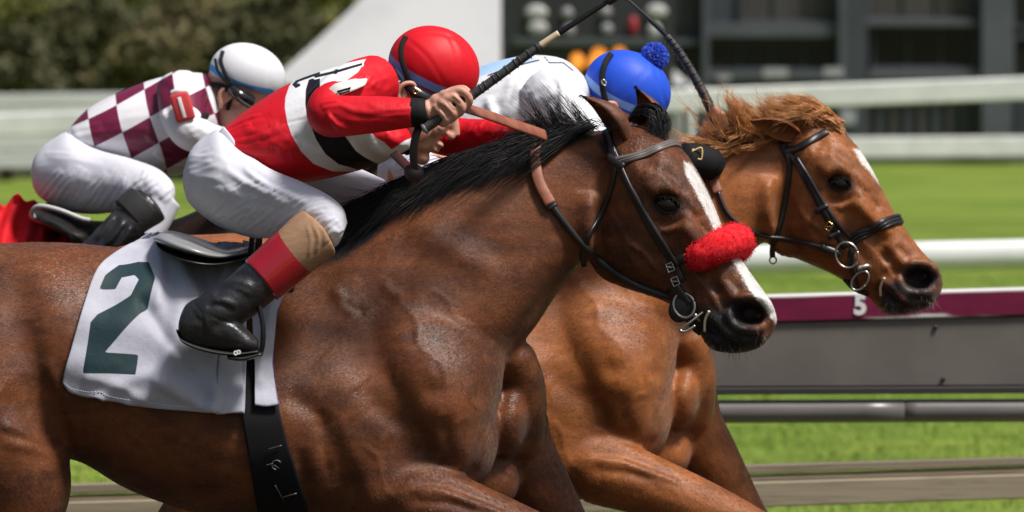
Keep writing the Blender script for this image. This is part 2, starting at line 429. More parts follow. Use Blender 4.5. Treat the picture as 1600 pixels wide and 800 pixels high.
TORSO = [  # Dx, Dy, Vx, Vy, half width
    (-292, 560, -292, 640, .05, 'o'), (-270, 480, -262, 700, .15, 'o'), (-205, 418, -200, 745, .235, 'torso'), (-100, 388, -105, 760, .275, 'torso'), (0, 380, 0, 745, .285, 'torso'),
    (100, 378, 105, 716, .285, 'torso'), (190, 386, 200, 765, .295, 'torso'), (290, 398, 300, 800, .305, 'torso'), (390, 400, 400, 822, .305, 'withers'),
    (470, 380, 490, 835, .295, 'withers'), (550, 366, 580, 838, .275, 'withers'), (630, 400, 655, 825, .250, 'withers'), (690, 470, 715, 795, .225, 'neck'), (742, 545, 762, 745, .17, 'neck'), (772, 610, 780, 700, .07, 'o')]
def identity(x, y): return (x, y)
def build_horse(tr, Yc, sc, neck, head, yaw, voxel, legs_shift=0.0):
    """one continuous body: trunk, neck, head, four legs"""
    mb = MB()
    mb.add(*loft([(*tr(a, b), *tr(c, d), Yc, w * sc[0], p) for a, b, c, d, w, p in TORSO], 90, 18))
    mb.add(*loft([(a, b, c, d, Yc, w, 'neck') for a, b, c, d, w in neck], 60, 16))
    x0 = P(*head[0][:2], Yc)[0]; k = math.tan(yaw)
    def hy(px, py):                                     # depth of the head's middle plane under a photo point
        a = (px - 800.0) / F
        return (Yc + k * (x0 - a * CAMD)) / (1 + k * a)
    hs = [(a, b, c, d, (hy(a, b), hy(c, d)), w, p, yaw) for a, b, c, d, w, p in head]
    mb.add(*loft(hs, 80, 20))
    def leg(pts, mb):
        mb.add(*tube([P(*tr(x, y), Yc + dy * sc[0]) for x, y, dy, r in pts], [r * sc[0] for x, y, dy, r in pts], 18))
    # hind legs: thigh, stifle, gaskin, hock, cannon, pastern, hoof
    leg([(-80, 540, -.13, .21), (-30, 640, -.16, .185), (10, 720, -.175, .155), (20, 790, -.175, .125), (-60, 900, -.16, .085), (-140, 985, -.15, .062), (-150, 1010, -.15, .056), (-120, 1100, -.15, .036), (-95, 1190, -.15, .036), (-85, 1225, -.15, .044), (-60, 1260, -.15, .04), (-45, 1290, -.15, .06)], mb)
    leg([(-70, 540, .13, .21), (-20, 650, .16, .175), (20, 740, .17, .135), (-20, 870, .16, .08), (-60, 950, .15, .06), (-50, 1040, .15, .036), (-10, 1140, .15, .036), (0, 1180, .15, .044), (25, 1215, .15, .04), (40, 1240, .15, .06)], mb)
    leg([(560, 560, -.10, .10), (578, 660, -.14, .115), (598, 740, -.165, .100), (612, 790, -.175, .095)], mb)      # upper arm and elbow
    me = remesh(mb, voxel * 1.15, 6, .55, -.25)
    q = proj(get_co(me)); jx, jy = head[1][2] - 40, head[1][3]       # soften the trunk and the joints, keep head and lower legs
    smooth(me, 22, .6, 0, np.clip((jx - q[:, 0] - (jy - q[:, 1]) * .25) / 60, 0, 1) * np.clip((tr(0, 840)[1] - q[:, 1]) / 50, 0, 1))
    m2 = MB()                                                        # shoulder lobe, forearms and breast with their own crisp edges
    m2.add(*loft([(*tr(a, b), *tr(c, d), Yc + y * sc[0], w * sc[0], 'o') for a, b, c, d, y, w in
                  [(540, 440, 735, 470, -.03, .12), (545, 500, 772, 525, -.045, .185), (560, 560, 787, 565, -.06, .208), (585, 615, 784, 615, -.07, .210), (612, 660, 769, 664, -.075, .196), (640, 698, 759, 704, -.08, .172), (668, 722, 742, 736, -.085, .13), (690, 734, 722, 746, -.09, .06)]], 50, 16))
    leg([(626, 772, -.175, .070), (652, 778, -.195, .094), (735, 808, -.215, .083), (840, 852, -.21, .074), (930, 892, -.20, .058), (965, 910, -.19, .054)], m2)
    leg([(965, 910, -.19, .05), (950, 990, -.18, .034), (935, 1070, -.17, .031), (925, 1095, -.17, .040), (945, 1145, -.17, .032), (960, 1170, -.17, .05), (964, 1195, -.17, .058)], m2)
    m2.add(*ball(P(*tr(795, 655), Yc + .05 * sc[0]), (.048 * sc[0], .11 * sc[0], .095 * sc[0]), .10)); leg([(805, 548, .0, .045), (816, 600, .04, .056), (815, 650, .08, .062), (806, 690, .12, .066)], m2)
    m2.add(*ball(P(*tr(788, 612), Yc + .07), (.05, .07, .10), .1)); m2.add(*ball(P(*tr(752, 748), Yc + .09), (.095, .10, .09), .2))
    leg([(800, 660, .16, .09), (815, 705, .17, .082), (848, 768, .175, .076), (898, 850, .175, .058), (940, 925, .17, .052), (945, 1000, .17, .034), (930, 1090, .17, .031), (920, 1120, .17, .04), (945, 1165, .17, .034), (960, 1200, .17, .055), (963, 1225, .17, .06)], m2)
    append_mesh(me, m2); me = remesh(me, voxel, 5, .5, -.30)
    q = proj(get_co(me)); msk = np.zeros(len(q))                     # the lobe runs smoothly into the trunk and neck; its front and lower edges stay crisp
    for line, sg, am in (([(520, 420), (548, 480), (566, 545), (590, 610), (625, 672), (655, 705)], 34, 1.0), ([(520, 420), (620, 430), (720, 462), (775, 515)], 34, 1.0), ([(622, 745), (640, 800)], 14, .5), ([(785, 600), (800, 640), (806, 700)], 24, .45), ([(800, 530), (815, 560)], 16, .5)):
        d, _, _ = poly_dist(q, [tr(*p) for p in line]); msk = np.maximum(msk, am * np.exp(-.5 * (d / sg) ** 2))
    smooth(me, 60, .6, 0, msk)
    return me, hy

def skin_paint(me, spots, name, tr=None):
    """soft spots of coat colour: (x, y, rx, ry, rotation in degrees)"""
    q = proj(get_co(me)); out = np.zeros(len(q))
    for x, y, rx, ry, ro in spots:
        if tr: x, y = tr(x, y)
        a = math.radians(ro); d = q - (x, y); u = (d[:, 0] * math.cos(a) + d[:, 1] * math.sin(a)) / rx; w = (-d[:, 0] * math.sin(a) + d[:, 1] * math.cos(a)) / ry
        out = np.maximum(out, np.clip(1.5 - np.sqrt(u * u + w * w), 0, 1))
    attr(me, name, out); return out

# muscle relief of the trunk in the near horse's pixels
BODY_STROKES = [
    ('b', [(640, 560)], 50, 7), ('b', [(678, 612)], 11, -8), ('b', [(700, 640)], 22, 5), ('b', [(750, 620)], 10, -3), ('b', [(530, 520)], 45, -6), ('r', [(562, 600), (598, 642), (640, 668)], 14, -9), ('r', [(500, 560), (540, 600), (575, 640)], 20, 5),
    ('r', [(448, 612), (498, 650), (526, 700), (545, 750), (560, 800)], 13, -12), ('r', [(520, 660), (552, 720), (575, 790)], 16, 7), ('r', [(650, 660), (662, 690), (660, 712)], 7, -8),
    ('r', [(690, 650), (700, 690), (715, 730)], 9, -5), ('r', [(757, 665), (756, 700), (742, 730)], 5, 5), ('r', [(590, 470), (640, 520), (700, 545), (760, 560)], 14, -4), ('r', [(520, 430), (560, 500), (600, 580)], 18, 5),
    ('r', [(905, 405), (860, 462), (815, 512), (786, 560)], 11, -9), ('r', [(880, 380), (820, 450), (760, 520)], 16, 6),
    ('r', [(700, 330), (760, 380), (800, 420)], 22, -4), ('r', [(610, 390), (690, 420), (750, 470)], 26, -5), ('r', [(640, 350), (720, 400), (790, 430)], 14, 4),
    ('r', [(640, 752), (690, 756), (740, 774), (800, 800)], 4.5, -5), ('r', [(632, 766), (690, 768), (740, 786), (790, 804)], 4, 5), ('r', [(650, 784), (700, 786), (750, 802)], 5, -5), ('b', [(650, 782)], 8, -4), ('b', [(628, 772)], 10, 4), ('r', [(660, 722), (700, 740), (760, 768)], 5, 2.5),
    ('b', [(788, 628)], 12, -5), ('r', [(822, 600), (830, 650), (822, 700)], 7, 4), ('r', [(780, 742), (810, 735), (835, 740)], 6, -5),
    ('r', [(535, 468), (552, 482), (572, 486)], 5, -4), ('r', [(520, 448), (536, 470), (556, 492)], 7, 4), ('r', [(600, 440), (612, 458), (630, 462)], 6, 3),
    ('r', [(45, 500), (58, 580), (88, 640), (128, 690)], 14, -11), ('r', [(72, 560), (104, 640), (128, 706)], 7, 8), ('r', [(128, 690), (148, 640), (160, 610)], 6, 4),
    ('r', [(0, 615), (50, 655), (95, 700)], 16, -12), ('r', [(0, 660), (40, 676), (75, 690)], 6, 5), ('r', [(0, 690), (50, 700), (84, 712)], 6, 4),
    ('b', [(60, 440)], 50, 8), ('r', [(20, 420), (40, 500), (35, 580)], 18, -6), ('b', [(100, 520)], 40, 6),
    ('r', [(470, 700), (478, 760), (490, 800)], 8, -8), ('r', [(500, 640), (506, 700), (520, 760)], 7, -6), ('r', [(250, 680), (320, 730), (390, 760)], 30, 4),
    # veins
    ('r', [(622, 470), (650, 500), (655, 540), (690, 570), (700, 610)], 3.2, 3.2), ('r', [(655, 540), (625, 565), (618, 600)], 3.0, 2.6), ('r', [(560, 690), (590, 715), (600, 760), (630, 790)], 3.4, 3.4),
    ('r', [(700, 690), (715, 660), (735, 650)], 3.4, 3.2), ('r', [(240, 670), (290, 690), (330, 672), (380, 690)], 3.0, 2.6), ('r', [(180, 660), (220, 690), (250, 730)], 3.0, 2.4),
    ('r', [(670, 450), (700, 470), (715, 500), (752, 512)], 3.0, 2.6), ('r', [(740, 590), (735, 620), (748, 640)], 3.0, 3.0), ('r', [(690, 770), (740, 786), (800, 806)], 3.4, 3.4)]

# ================================================================== the near horse: bay
H1_NECK = [(470, 378, 660, 790, .22), (545, 352, 735, 680, .20), (630, 300, 796, 568, .165), (720, 258, 838, 512, .135), (800, 232, 866, 468, .112), (875, 214, 893, 432, .098), (935, 203, 915, 405, .09), (985, 200, 945, 405, .08)]
H1_HEAD = [(958, 196, 915, 372, .070, 'o'), (990, 196, 925, 405, .092, 'skull'), (1022, 207, 942, 434, .104, 'skull'), (1056, 230, 972, 449, .110, 'skull'), (1084, 270, 1004, 459, .106, 'skull'),
           (1105, 314, 1035, 470, .090, 'skull'), (1125, 356, 1060, 484, .075, 'nose'), (1147, 392, 1080, 500, .064, 'nose'), (1170, 426, 1092, 520, .058, 'nose'),
           (1192, 456, 1104, 540, .060, 'nose'), (1208, 480, 1126, 550, .060, 'o'), (1213, 500, 1156, 552, .050, 'o'), (1205, 522, 1184, 545, .022, 'o')]
H1_YAW = math.radians(24)
me1, hy1 = build_horse(identity, 0.0, (1.0, 1.0), H1_NECK, H1_HEAD, H1_YAW, .0058)
BODY_STROKES = [(k, l, g, a * (1.0 if g > 4 else .6)) for k, l, g, a in BODY_STROKES]
sculpt(me1, BODY_STROKES, .02)
HEAD1_STROKES = [  # in the near horse's pixels
    ('b', [(1040, 318)], 22, -9), ('r', [(1010, 300), (1035, 290), (1062, 302)], 8, 9), ('r', [(1020, 345), (1045, 350), (1068, 342)], 7, -4), ('b', [(1005, 270)], 16, 7), ('b', [(1010, 240)], 10, -6),
    ('r', [(968, 290), (985, 340), (1000, 400), (1010, 440)], 20, 5), ('r', [(922, 300), (916, 350), (925, 405)], 14, 8), ('s', [(936, 300), (925, 360), (935, 412), (965, 440)], 10, 7),
    ('r', [(1062, 345), (1090, 380), (1125, 415)], 8, 8), ('r', [(1050, 360), (1075, 395), (1105, 425)], 9, -6), ('r', [(1092, 400), (1112, 432), (1130, 455)], 9, -7), ('r', [(1120, 420), (1140, 450), (1150, 465)], 6, 4),
    ('r', [(1090, 330), (1098, 350), (1110, 372)], 7, -4), ('r', [(1072, 300), (1086, 330), (1098, 352)], 4, 3.5), ('r', [(1030, 390), (1065, 430), (1085, 470)], 9, -5),
    ('r', [(1142, 470), (1165, 466), (1190, 472), (1203, 492)], 6, 9), ('r', [(1140, 478), (1146, 498), (1168, 512), (1196, 506)], 6, 8),
    ('b', [(1170, 489)], 14, -24), ('b', [(1180, 490)], 10, -16), ('b', [(1160, 487)], 9, -10),
    ('r', [(1098, 496), (1120, 516), (1144, 540), (1150, 546)], 4, -16), ('s', [(1098, 494), (1120, 514), (1146, 540)], 8, -7), ('b', [(1118, 538)], 12, 5), ('r', [(1160, 520), (1176, 530), (1190, 532)], 7, -6), ('b', [(1200, 512)], 9, -4),
    ('r', [(1076, 500), (1090, 520), (1098, 532)], 6, -5), ('r', [(1070, 410), (1095, 440), (1118, 470), (1128, 490)], 3.2, 2.6), ('r', [(1100, 432), (1120, 446), (1130, 470)], 2.6, 2.2), ('r', [(985, 380), (1010, 400), (1030, 430)], 3, 2.2)]
HEAD1_STROKES = [(k, l, g, a * 1.55) for k, l, g, a in HEAD1_STROKES] + [
    ('r', [(1012, 306), (1030, 296), (1052, 298), (1070, 312)], 4.5, 6), ('r', [(1018, 342), (1038, 350), (1060, 346)], 3.2, -4), ('r', [(1024, 352), (1042, 360), (1062, 354)], 3.0, 3), ('r', [(1030, 364), (1046, 368), (1060, 364)], 2.6, -2.5),
    ('r', [(1068, 330), (1086, 352), (1100, 378)], 3.6, 4), ('r', [(1080, 322), (1096, 348), (1108, 370)], 3.6, -4), ('r', [(1060, 372), (1084, 402), (1112, 428), (1140, 446)], 4.5, 5), ('r', [(1110, 440), (1126, 462), (1132, 488)], 4, -5), ('r', [(1122, 436), (1138, 458), (1142, 480)], 3.5, 4),
    ('r', [(1132, 430), (1150, 448), (1158, 462)], 4, -4), ('r', [(1140, 482), (1138, 498), (1150, 512), (1174, 516), (1200, 506)], 4.5, 7), ('r', [(1146, 470), (1168, 462), (1194, 468), (1208, 486)], 4.5, 7), ('r', [(1150, 520), (1172, 526), (1196, 520)], 3.5, -5), ('b', [(1185, 528)], 8, 5), ('b', [(1128, 528)], 9, 6),
    ('r', [(1095, 500), (1100, 520), (1110, 536)], 3.5, -4), ('r', [(996, 262), (1012, 256), (1028, 262)], 6, -5), ('r', [(1040, 262), (1056, 282), (1062, 300)], 5, -4), ('r', [(1020, 268), (1040, 280), (1052, 296)], 4, 3.5), ('r', [(950, 320), (975, 370), (1000, 395)], 3.2, 2.6), ('r', [(975, 370), (985, 400), (1000, 425)], 3, 2.4), ('r', [(1040, 420), (1062, 446), (1076, 466)], 4, 4)]
sculpt(me1, HEAD1_STROKES)
roughen(me1, 28, .0016, 3)
ears1 = MB()
ears1.add(*ear_shape(P(978, 222, -.070), P(907, 149, -.085), .036, (-.80, -.35, -.55), (.008, 0, .010)))
ears1.add(*ear_shape(P(1018, 214, .055), P(992, 135, .06), .037, (-.75, -.55, .0), (.012, 0, 0)))
append_mesh(me1, ears1)
q1 = proj(get_co(me1))
BLAZE1 = [(1068, 252), (1080, 256), (1096, 282), (1112, 312), (1136, 352), (1156, 386), (1176, 412), (1200, 440), (1222, 470), (1226, 500), (1214, 506), (1204, 496), (1196, 482), (1180, 466), (1166, 444), (1148, 414), (1128, 386), (1112, 350), (1098, 322), (1082, 292), (1070, 270)]
v1 = get_co(me1); bl = sd_poly(q1, BLAZE1); attr(me1, 'blaze', np.where((q1[:, 0] > 1050), bl, -50))
skin_paint(me1, [(1135, 525, 70, 42, 30), (1085, 515, 40, 30, 40), (1160, 488, 34, 24, 10), (905, 148, 14, 12, 0), (952, 232, 22, 10, 40), (990, 140, 12, 14, 0), (985, 165, 8, 22, 0), (1042, 320, 26, 18, 10), (860, 880, 110, 40, 18), (915, 1040, 70, 130, 0), (930, 1080, 80, 150, 0), (-110, 1130, 120, 160, 0), (20, 1100, 90, 160, 0), (560, 372, 70, 14, -35), (690, 285, 110, 20, -26), (850, 222, 110, 16, -15)], 'points')
skin_paint(me1, [(1171, 489, 22, 14, 20), (1118, 517, 24, 2.6, 42)], 'nostril')
skin_paint(me1, [(1184, 491, 7, 5, 20)], 'pink')
bv1 = bvh_of(me1)
horse1 = thing('racehorse', 'bay racehorse in front with white blaze and red fluffy noseband', 'horse', tuple(P(300, 1370, 0)[:2]) + (0,), 'galloping racehorses')
put('body', me1.copy(), M_BAY, horse1)

def eye_at(bvh, px, py, R, parent, ang=.3):
    h, n = hit(bvh, px, py); fw = np.array([math.cos(ang), 0, -math.sin(ang)]); up = np.array([math.sin(ang), 0, math.cos(ang)]); c = h + np.array([.05, 1, 0]) * R * .20
    put('eye', ball(c, (R * 1.25, R * .80, R * .92), ang, 20, 28), M_EYE, parent)
    mb = MB()
    for sgn, amp, t_ in ((1, .84, .0046), (-1, .80, .0016)):
        t = np.linspace(-1, 1, 9); pts = [c + fw * R * 1.36 * x + up * sgn * R * amp * (1 - x * x) ** .8 + np.array([0, -R * (.78 * math.sqrt(max(0, 1 - .80 * x * x - .50 * (amp * (1 - x * x)) ** 2))), 0]) for x in t]
        mb.add(*tube(pts, [.0012] + [t_] * 7 + [.0012], 8, 29))
    put('eyelid', mb, M_LID, parent)
    mb = MB()
    for i in range(26):
        x = RNG.uniform(-.7, .8); p0 = c + fw * R * 1.3 * x + up * R * .86 * (1 - x * x) ** .8 + np.array([0, -R * .62, 0]); d = unit(np.array([.3, -1, -.35]) + RNG.normal(size=3) * .25) * .011; mb.add(*tube([p0, p0 + d * .6, p0 + d + np.array([0, 0, -.003])], [.0005, .0004, .0002], 3, 4))
    put('eyelashes', mb, M_BLACKHAIR, parent)
def fur(me, parent, m, count, head_dir, head_x, length=.0075, seed=1, dens=None):
    """short coat: flat hairs lying along the lie of the coat"""
    r = np.random.default_rng(seed); v, no = get_co(me), get_no(me); q = proj(v)
    sel = np.where((no[:, 1] < .45) & (q[:, 0] > -40) & (q[:, 0] < 1640) & (q[:, 1] < 840) & (q[:, 1] > -20))[0]
    i = r.choice(sel, count); n = no[i]; x = q[i, 0]; y = q[i, 1]
    d = np.tile(np.array([[-.80, 0, -.60]]), (count, 1)); hd = (x - (y - 300) * head_x[1]) > head_x[0]; d[hd] = head_dir; lg = y > 735; d[lg] = (.55, 0, -.8)
    d = d + .35 * np.stack([noise3(v[i], 9, 8), noise3(v[i], 9, 9), noise3(v[i], 9, 10)], 1) + r.normal(size=(count, 3)) * .10
    d = unit(d - n * np.sum(d * n, 1, keepdims=True)); s = np.cross(d, n)
    p = v[i] + d * r.uniform(-.004, .004, (count, 1)) + s * r.uniform(-.004, .004, (count, 1)) + n * .0002
    L = length * r.uniform(.5, 1.2, (count, 1)); w = .00048 * r.uniform(.7, 1.3, (count, 1)); up = r.uniform(.04, .20, (count, 1)); tw = n * r.normal(size=(count, 1)) * .22
    sw = unit(s + tw) * w
    t = np.stack([p - sw, p + sw, p + d * L + n * L * up], 1); hm = tri_mesh(t)
    for a in ('points', 'blaze', 'nostril', 'pink'):
        src = np.empty(len(v), np.float32); me.attributes[a].data.foreach_get('value', src); attr(hm, a, np.repeat(src[i], 3))
    put('coat_hair', hm, m, parent, False)['kind'] = 'stuff'
def whiskers(bvh, spots, parent, n=70):
    mb = MB()
    for _ in range(n):
        x, y = spots[RNG.integers(len(spots))]; h, nn = hit(bvh, x + RNG.normal() * 7, y + RNG.normal() * 5)
        if h is None: continue
        d = unit(nn + np.array([.2, 0, -.9]) + RNG.normal(size=3) * .3) * RNG.uniform(.012, .03); mb.add(*tube([h, h + d * .6, h + d + np.array([0, 0, -.003])], [.0004, .0003, .00015], 3, 4))
    put('whiskers', mb, mat('pale_whiskers', (.22, .18, .15), rough=.5), parent)['kind'] = 'stuff'
eye_at(bv1, 1042, 320, .0235, horse1, ang=.25)
fur(me1, horse1, M_BAYFUR, 290000, (.51, -.2, -.86), (930, -.12))
whiskers(bv1, [(1140, 546), (1160, 548), (1195, 528), (1110, 538)], horse1)

def mane_guides(rows):
    g = []
    for (pts, Y0, Y1, w0, w1, cnt, r) in rows:
        k = len(pts); g.append(([P(x, y, Y0 + (Y1 - Y0) * i / (k - 1)) for i, (x, y) in enumerate(pts)], w0, w1, cnt, r))
    return g
rows = []
TOP = cr([(1000, 192), (930, 200), (870, 214), (800, 230), (720, 256), (630, 298), (560, 345)], 60)
for i in range(150):                                     # mane laid along the crest and blown back
    u = RNG.uniform(0.18, .93); a = TOP[int(u * 59)]; ln = RNG.uniform(110, 215) * (1 - .35 * max(0, u - .6)); dn = RNG.uniform(.0, .62)
    d = unit(np.array([-1, .44 + .1 * (u > .5)])); nrm = np.array([.4, .92])
    y0 = -.005 - .03 * dn
    p = [a + nrm * (-7 + 4 * dn)]
    for t in (.25, .5, .75, 1): p.append(a + d * ln * t + nrm * (-8 + 62 * dn * t ** .7 - 7 * math.sin(3.1 * t) + RNG.normal() * 3))
    rows.append((p, y0, -.045 - .085 * dn, .014, .013, 26, .0011))
for i in range(54):                                      # flying tufts behind the ears
    x = RNG.uniform(842, 930); a = np.array([x, 222 - (x - 840) * .2]); L = RNG.uniform(40, 105); an = math.radians(RNG.uniform(112, 172))
    d = np.array([math.cos(an), -math.sin(an)]); c = np.array([-.3, -.9]) * RNG.uniform(-8, 16)
    rows.append(([a, a + d * L * .35 + c * .7, a + d * L * .7 + c, a + d * L + c * .2], RNG.uniform(-.02, .02), RNG.uniform(-.05, .05), .010, .006, 7, .0008))
for i in range(60):                                      # loose hairs along the upper edge
    u = RNG.uniform(.1, .95); a = TOP[int(u * 59)]; L = RNG.uniform(30, 80); d = np.array([-1, RNG.uniform(-.45, .3)])
    rows.append(([a, a + d * L * .4 + (0, -4), a + d * L * .75 + RNG.normal(size=2) * 5, a + d * L + RNG.normal(size=2) * 8], 0, RNG.uniform(-.05, .05), .008, .006, 3, .0007))
for i in range(22):                                      # a curled forelock between the ears
    a = np.array([985 + RNG.uniform(-4, 22), 184 + RNG.uniform(-6, 8)])
    rows.append(([a, a + (14, -14 + RNG.uniform(-4, 4)), a + (34, -8), a + (40 + RNG.uniform(-12, 6), 16), a + (28 + RNG.uniform(-8, 8), 36 + RNG.uniform(-6, 4))], -.035, -.075, .008, .007, 26, .0010))
put('mane', strands(mane_guides(rows)), M_BLACKHAIR, horse1)
def tail(parent, tr, Y, m):
    g = []
    for i in range(26):
        a = np.array(tr(-285, 520)); e = RNG.normal(size=2) * 14
        g.append(([P(*(a + e * .2), Y), P(*(np.array(tr(-350, 500)) + e), Y), P(*(np.array(tr(-470, 580)) + e * 3), Y), P(*(np.array(tr(-600, 720)) + e * 5), Y)], .02, .03, 16, .0018))
    put('tail', strands(g), m, parent)
tail(horse1, identity, 0.0, M_BLACKHAIR)

# ================================================================== the middle horse: chestnut
S2 = .92
def tr2(x, y): return (1240 + (x - 985) * S2, 190 + (y - 190) * S2)
H2_NECK = [(800, 372, 940, 750, .21), (868, 340, 1005, 640, .195), (950, 296, 1062, 540, .16), (1030, 258, 1106, 478, .132), (1105, 228, 1146, 428, .108), (1170, 206, 1172, 398, .096), (1215, 194, 1192, 380, .09), (1262, 190, 1215, 382, .08)]
H2_HEAD = [(1240, 186, 1190, 352, .070, 'o'), (1272, 184, 1200, 378, .092, 'skull'), (1302, 196, 1215, 396, .104, 'skull'), (1334, 224, 1242, 404, .110, 'skull'), (1360, 262, 1272, 416, .104, 'skull'),
           (1379, 300, 1302, 430, .090, 'skull'), (1398, 334, 1328, 446, .075, 'nose'), (1420, 366, 1350, 460, .064, 'nose'), (1442, 394, 1364, 474, .058, 'nose'),
           (1462, 416, 1378, 488, .059, 'nose'), (1473, 434, 1400, 493, .058, 'o'), (1473, 452, 1430, 488, .048, 'o'), (1463, 468, 1452, 482, .022, 'o')]
H2_YAW = math.radians(14)
me2, hy2 = build_horse(tr2, 0.98, (1.0, 1.0), H2_NECK, H2_HEAD, H2_YAW, .0062)
sculpt(me2, BODY_STROKES, 1.0, tr=tr2)
def h12(x, y):                                           # head of the near horse -> head of the middle horse
    s = .902; c, d = math.cos(-.045), math.sin(-.045); a, b = (x - 1042) * s, (y - 320) * s
    return (1312 + a * c - b * d, 287 + a * d + b * c)
sculpt(me2, [t for t in HEAD1_STROKES], tr=h12)
sculpt(me2, [('r', [(1240, 225), (1232, 280), (1236, 340), (1250, 385)], 8, -8), ('r', [(1285, 320), (1300, 345), (1330, 370)], 6, 5), ('r', [(1210, 240), (1216, 300), (1222, 350)], 12, -6), ('r', [(1150, 260), (1165, 330), (1160, 390)], 16, 5), ('r', [(1330, 330), (1350, 350), (1370, 372)], 5, -4), ('r', [(1350, 380), (1375, 400), (1390, 412)], 5, -4)])
roughen(me2, 28, .0016, 5)
ears2 = MB()
ears2.add(*ear_shape(P(1246, 212, .90), P(1170, 189, .86), .027, (.1, -.75, -.6), (0, 0, .004)))
ears2.add(*ear_shape(P(1262, 196, 1.05), P(1196, 172, 1.06), .027, (.2, .5, .4)))
append_mesh(me2, ears2)
q2 = proj(get_co(me2))
attr(me2, 'blaze', np.where(q2[:, 0] > 1300, sd_poly(q2, [(1333, 232), (1346, 234), (1362, 254), (1378, 286), (1374, 288), (1360, 270), (1344, 252)]), -50))
skin_paint(me2, [(1425, 462, 52, 24, 12), (1400, 470, 26, 26, 20), (1440, 432, 34, 20, 20), (1312, 287, 22, 14, 10)], 'points')
skin_paint(me2, [(1437, 429, 20, 12, 20), (1398, 456, 20, 2.4, 50)], 'nostril')
skin_paint(me2, [(1410, 464, 2.6, 12, -38), (1444, 432, 5, 4, 0)], 'pink')
bv2 = bvh_of(me2)
horse2 = thing('racehorse', 'chestnut racehorse in the middle with thin white mark on its forehead', 'horse', tuple(P(620, 1370, .98)[:2]) + (0,), 'galloping racehorses')
horse2_body = put('body', me2.copy(), M_CHESTNUT, horse2)
eye_at(bv2, 1312, 287, .0225, horse2, ang=.25)
fur(me2, horse2, M_CHESTNUTFUR, 190000, (.52, -.1, -.85), (1205, -.12), seed=2)
whiskers(bv2, [(1400, 488), (1430, 484), (1452, 474), (1384, 480)], horse2, 110)
rows = []
for i in range(95):                                       # mane rooted along the crest, lying back
    u = RNG.uniform(0, 1); a = np.array([1072 + 175 * u, 240 - 46 * u + RNG.uniform(-4, 12)]); L = RNG.uniform(35, 85); an = math.radians(RNG.uniform(155, 215))
    d = np.array([math.cos(an), -math.sin(an)]); c = np.array([-.2, .9]) * RNG.uniform(-4, 16)
    rows.append(([a, a + d * L * .35 + c * .6, a + d * L * .7 + c, a + d * L + c * .1], .98 + RNG.uniform(-.06, .02), .98 + RNG.uniform(-.13, .02), .010, .007, 15, .0009))
for tx, ty, n_ in ((1138, 142, 15), (1152, 158, 10), (1190, 150, 14), (1212, 148, 10), (1118, 172, 9), (1098, 196, 8), (1172, 168, 8), (1230, 152, 8)):    # wind-lifted locks
    for i in range(n_):
        a = np.array([tx + 22 + RNG.uniform(-12, 26), 214 - max(0, tx - 1130) * .2 + RNG.uniform(-8, 8)]); t = np.array([tx + RNG.normal() * 9, ty + RNG.normal() * 8]); b_ = RNG.uniform(-10, 14)
        rows.append(([a, a * .68 + t * .32 + (b_ + 6, 4), a * .32 + t * .68 + (b_ + 2, 0), t + (RNG.uniform(-12, 8), 0)], .94 + RNG.uniform(-.04, .03), .93 + RNG.uniform(-.07, .05), .011, .005, 13, .0009))
for i in range(80):                                       # forelock swept back over the poll and the ear
    a = np.array([1318 + RNG.uniform(-34, 2), 203 + RNG.uniform(-12, 4)]); e = np.array([RNG.uniform(1178, 1262), RNG.uniform(148, 200)])
    m = a * .6 + e * .4 + (0, -10 - RNG.uniform(0, 12)); m2 = a * .25 + e * .75 + (0, -8 + RNG.normal() * 4)
    rows.append(([a, m, m2, e], .93 + RNG.uniform(-.03, .04), .90 + RNG.uniform(-.06, .1), .008, .008, 15, .0009))
for i in range(40):                                       # loose single hairs
    a = np.array([RNG.uniform(1085, 1230), RNG.uniform(185, 215)]); d = np.array([RNG.uniform(-50, -8), RNG.uniform(-70, -20)])
    rows.append(([a, a + d * .4 + RNG.normal(size=2) * 8, a + d * .8 + RNG.normal(size=2) * 8, a + d * 1.1 + RNG.normal(size=2) * 10], .95, .93 + RNG.uniform(-.08, .08), .004, .006, 2, .0006))
put('mane', strands(mane_guides(rows)), M_REDHAIR, horse2)
tail(horse2, tr2, .98, M_REDHAIR)

# ================================================================== the far horse: dark bay, mostly hidden
S3 = .845
def tr3(x, y): return (120 + (x - 330) * S3, 366 + (y - 398) * S3)
def ts(l, dy=0): return [(*tr3(a, b + dy * max(0, a - 560) / 400), *tr3(c, d + dy * max(0, c - 560) / 400), *rest) for a, b, c, d, *rest in l]
me3, hy3 = build_horse(tr3, 2.05, (1.0, 1.0), ts(H1_NECK, 22), ts(H1_HEAD, 22), 0.0, .010)
sculpt(me3, BODY_STROKES, 2.06, tr=tr3)
e3 = MB(); e3.add(*ear_shape(P(*tr3(974, 248), 1.98), P(*tr3(915, 200), 1.97), .03, (.15, -.9, -.5))); e3.add(*ear_shape(P(*tr3(990, 248), 2.12), P(*tr3(935, 195), 2.12), .03, (.15, .5, -.3)))
append_mesh(me3, e3)
for a_ in ('blaze', 'points', 'nostril', 'pink'): attr(me3, a_, np.full(len(me3.vertices), -50.0 if a_ == 'blaze' else 0.0))
bv3 = bvh_of(me3)
horse3 = thing('racehorse', 'dark brown racehorse farthest back, mostly hidden behind the red jockey', 'horse', tuple(P(120, 1200, 2.05)[:2]) + (0,), 'galloping racehorses')
put('body', me3, M_DARK, horse3)
rows = []
for i in range(60):
    u = RNG.uniform(0, 1); a = np.array(tr3(640 + 290 * u, 305 - 75 * u)); L = RNG.uniform(60, 120)
    rows.append(([a, a + (-.4 * L, .18 * L), a + (-.8 * L, .5 * L)], 2.0, 1.90, .02, .02, 14, .0018))
put('mane', strands(mane_guides(rows)), M_BLACKHAIR, horse3)
tail(horse3, tr3, 2.05, M_BLACKHAIR)
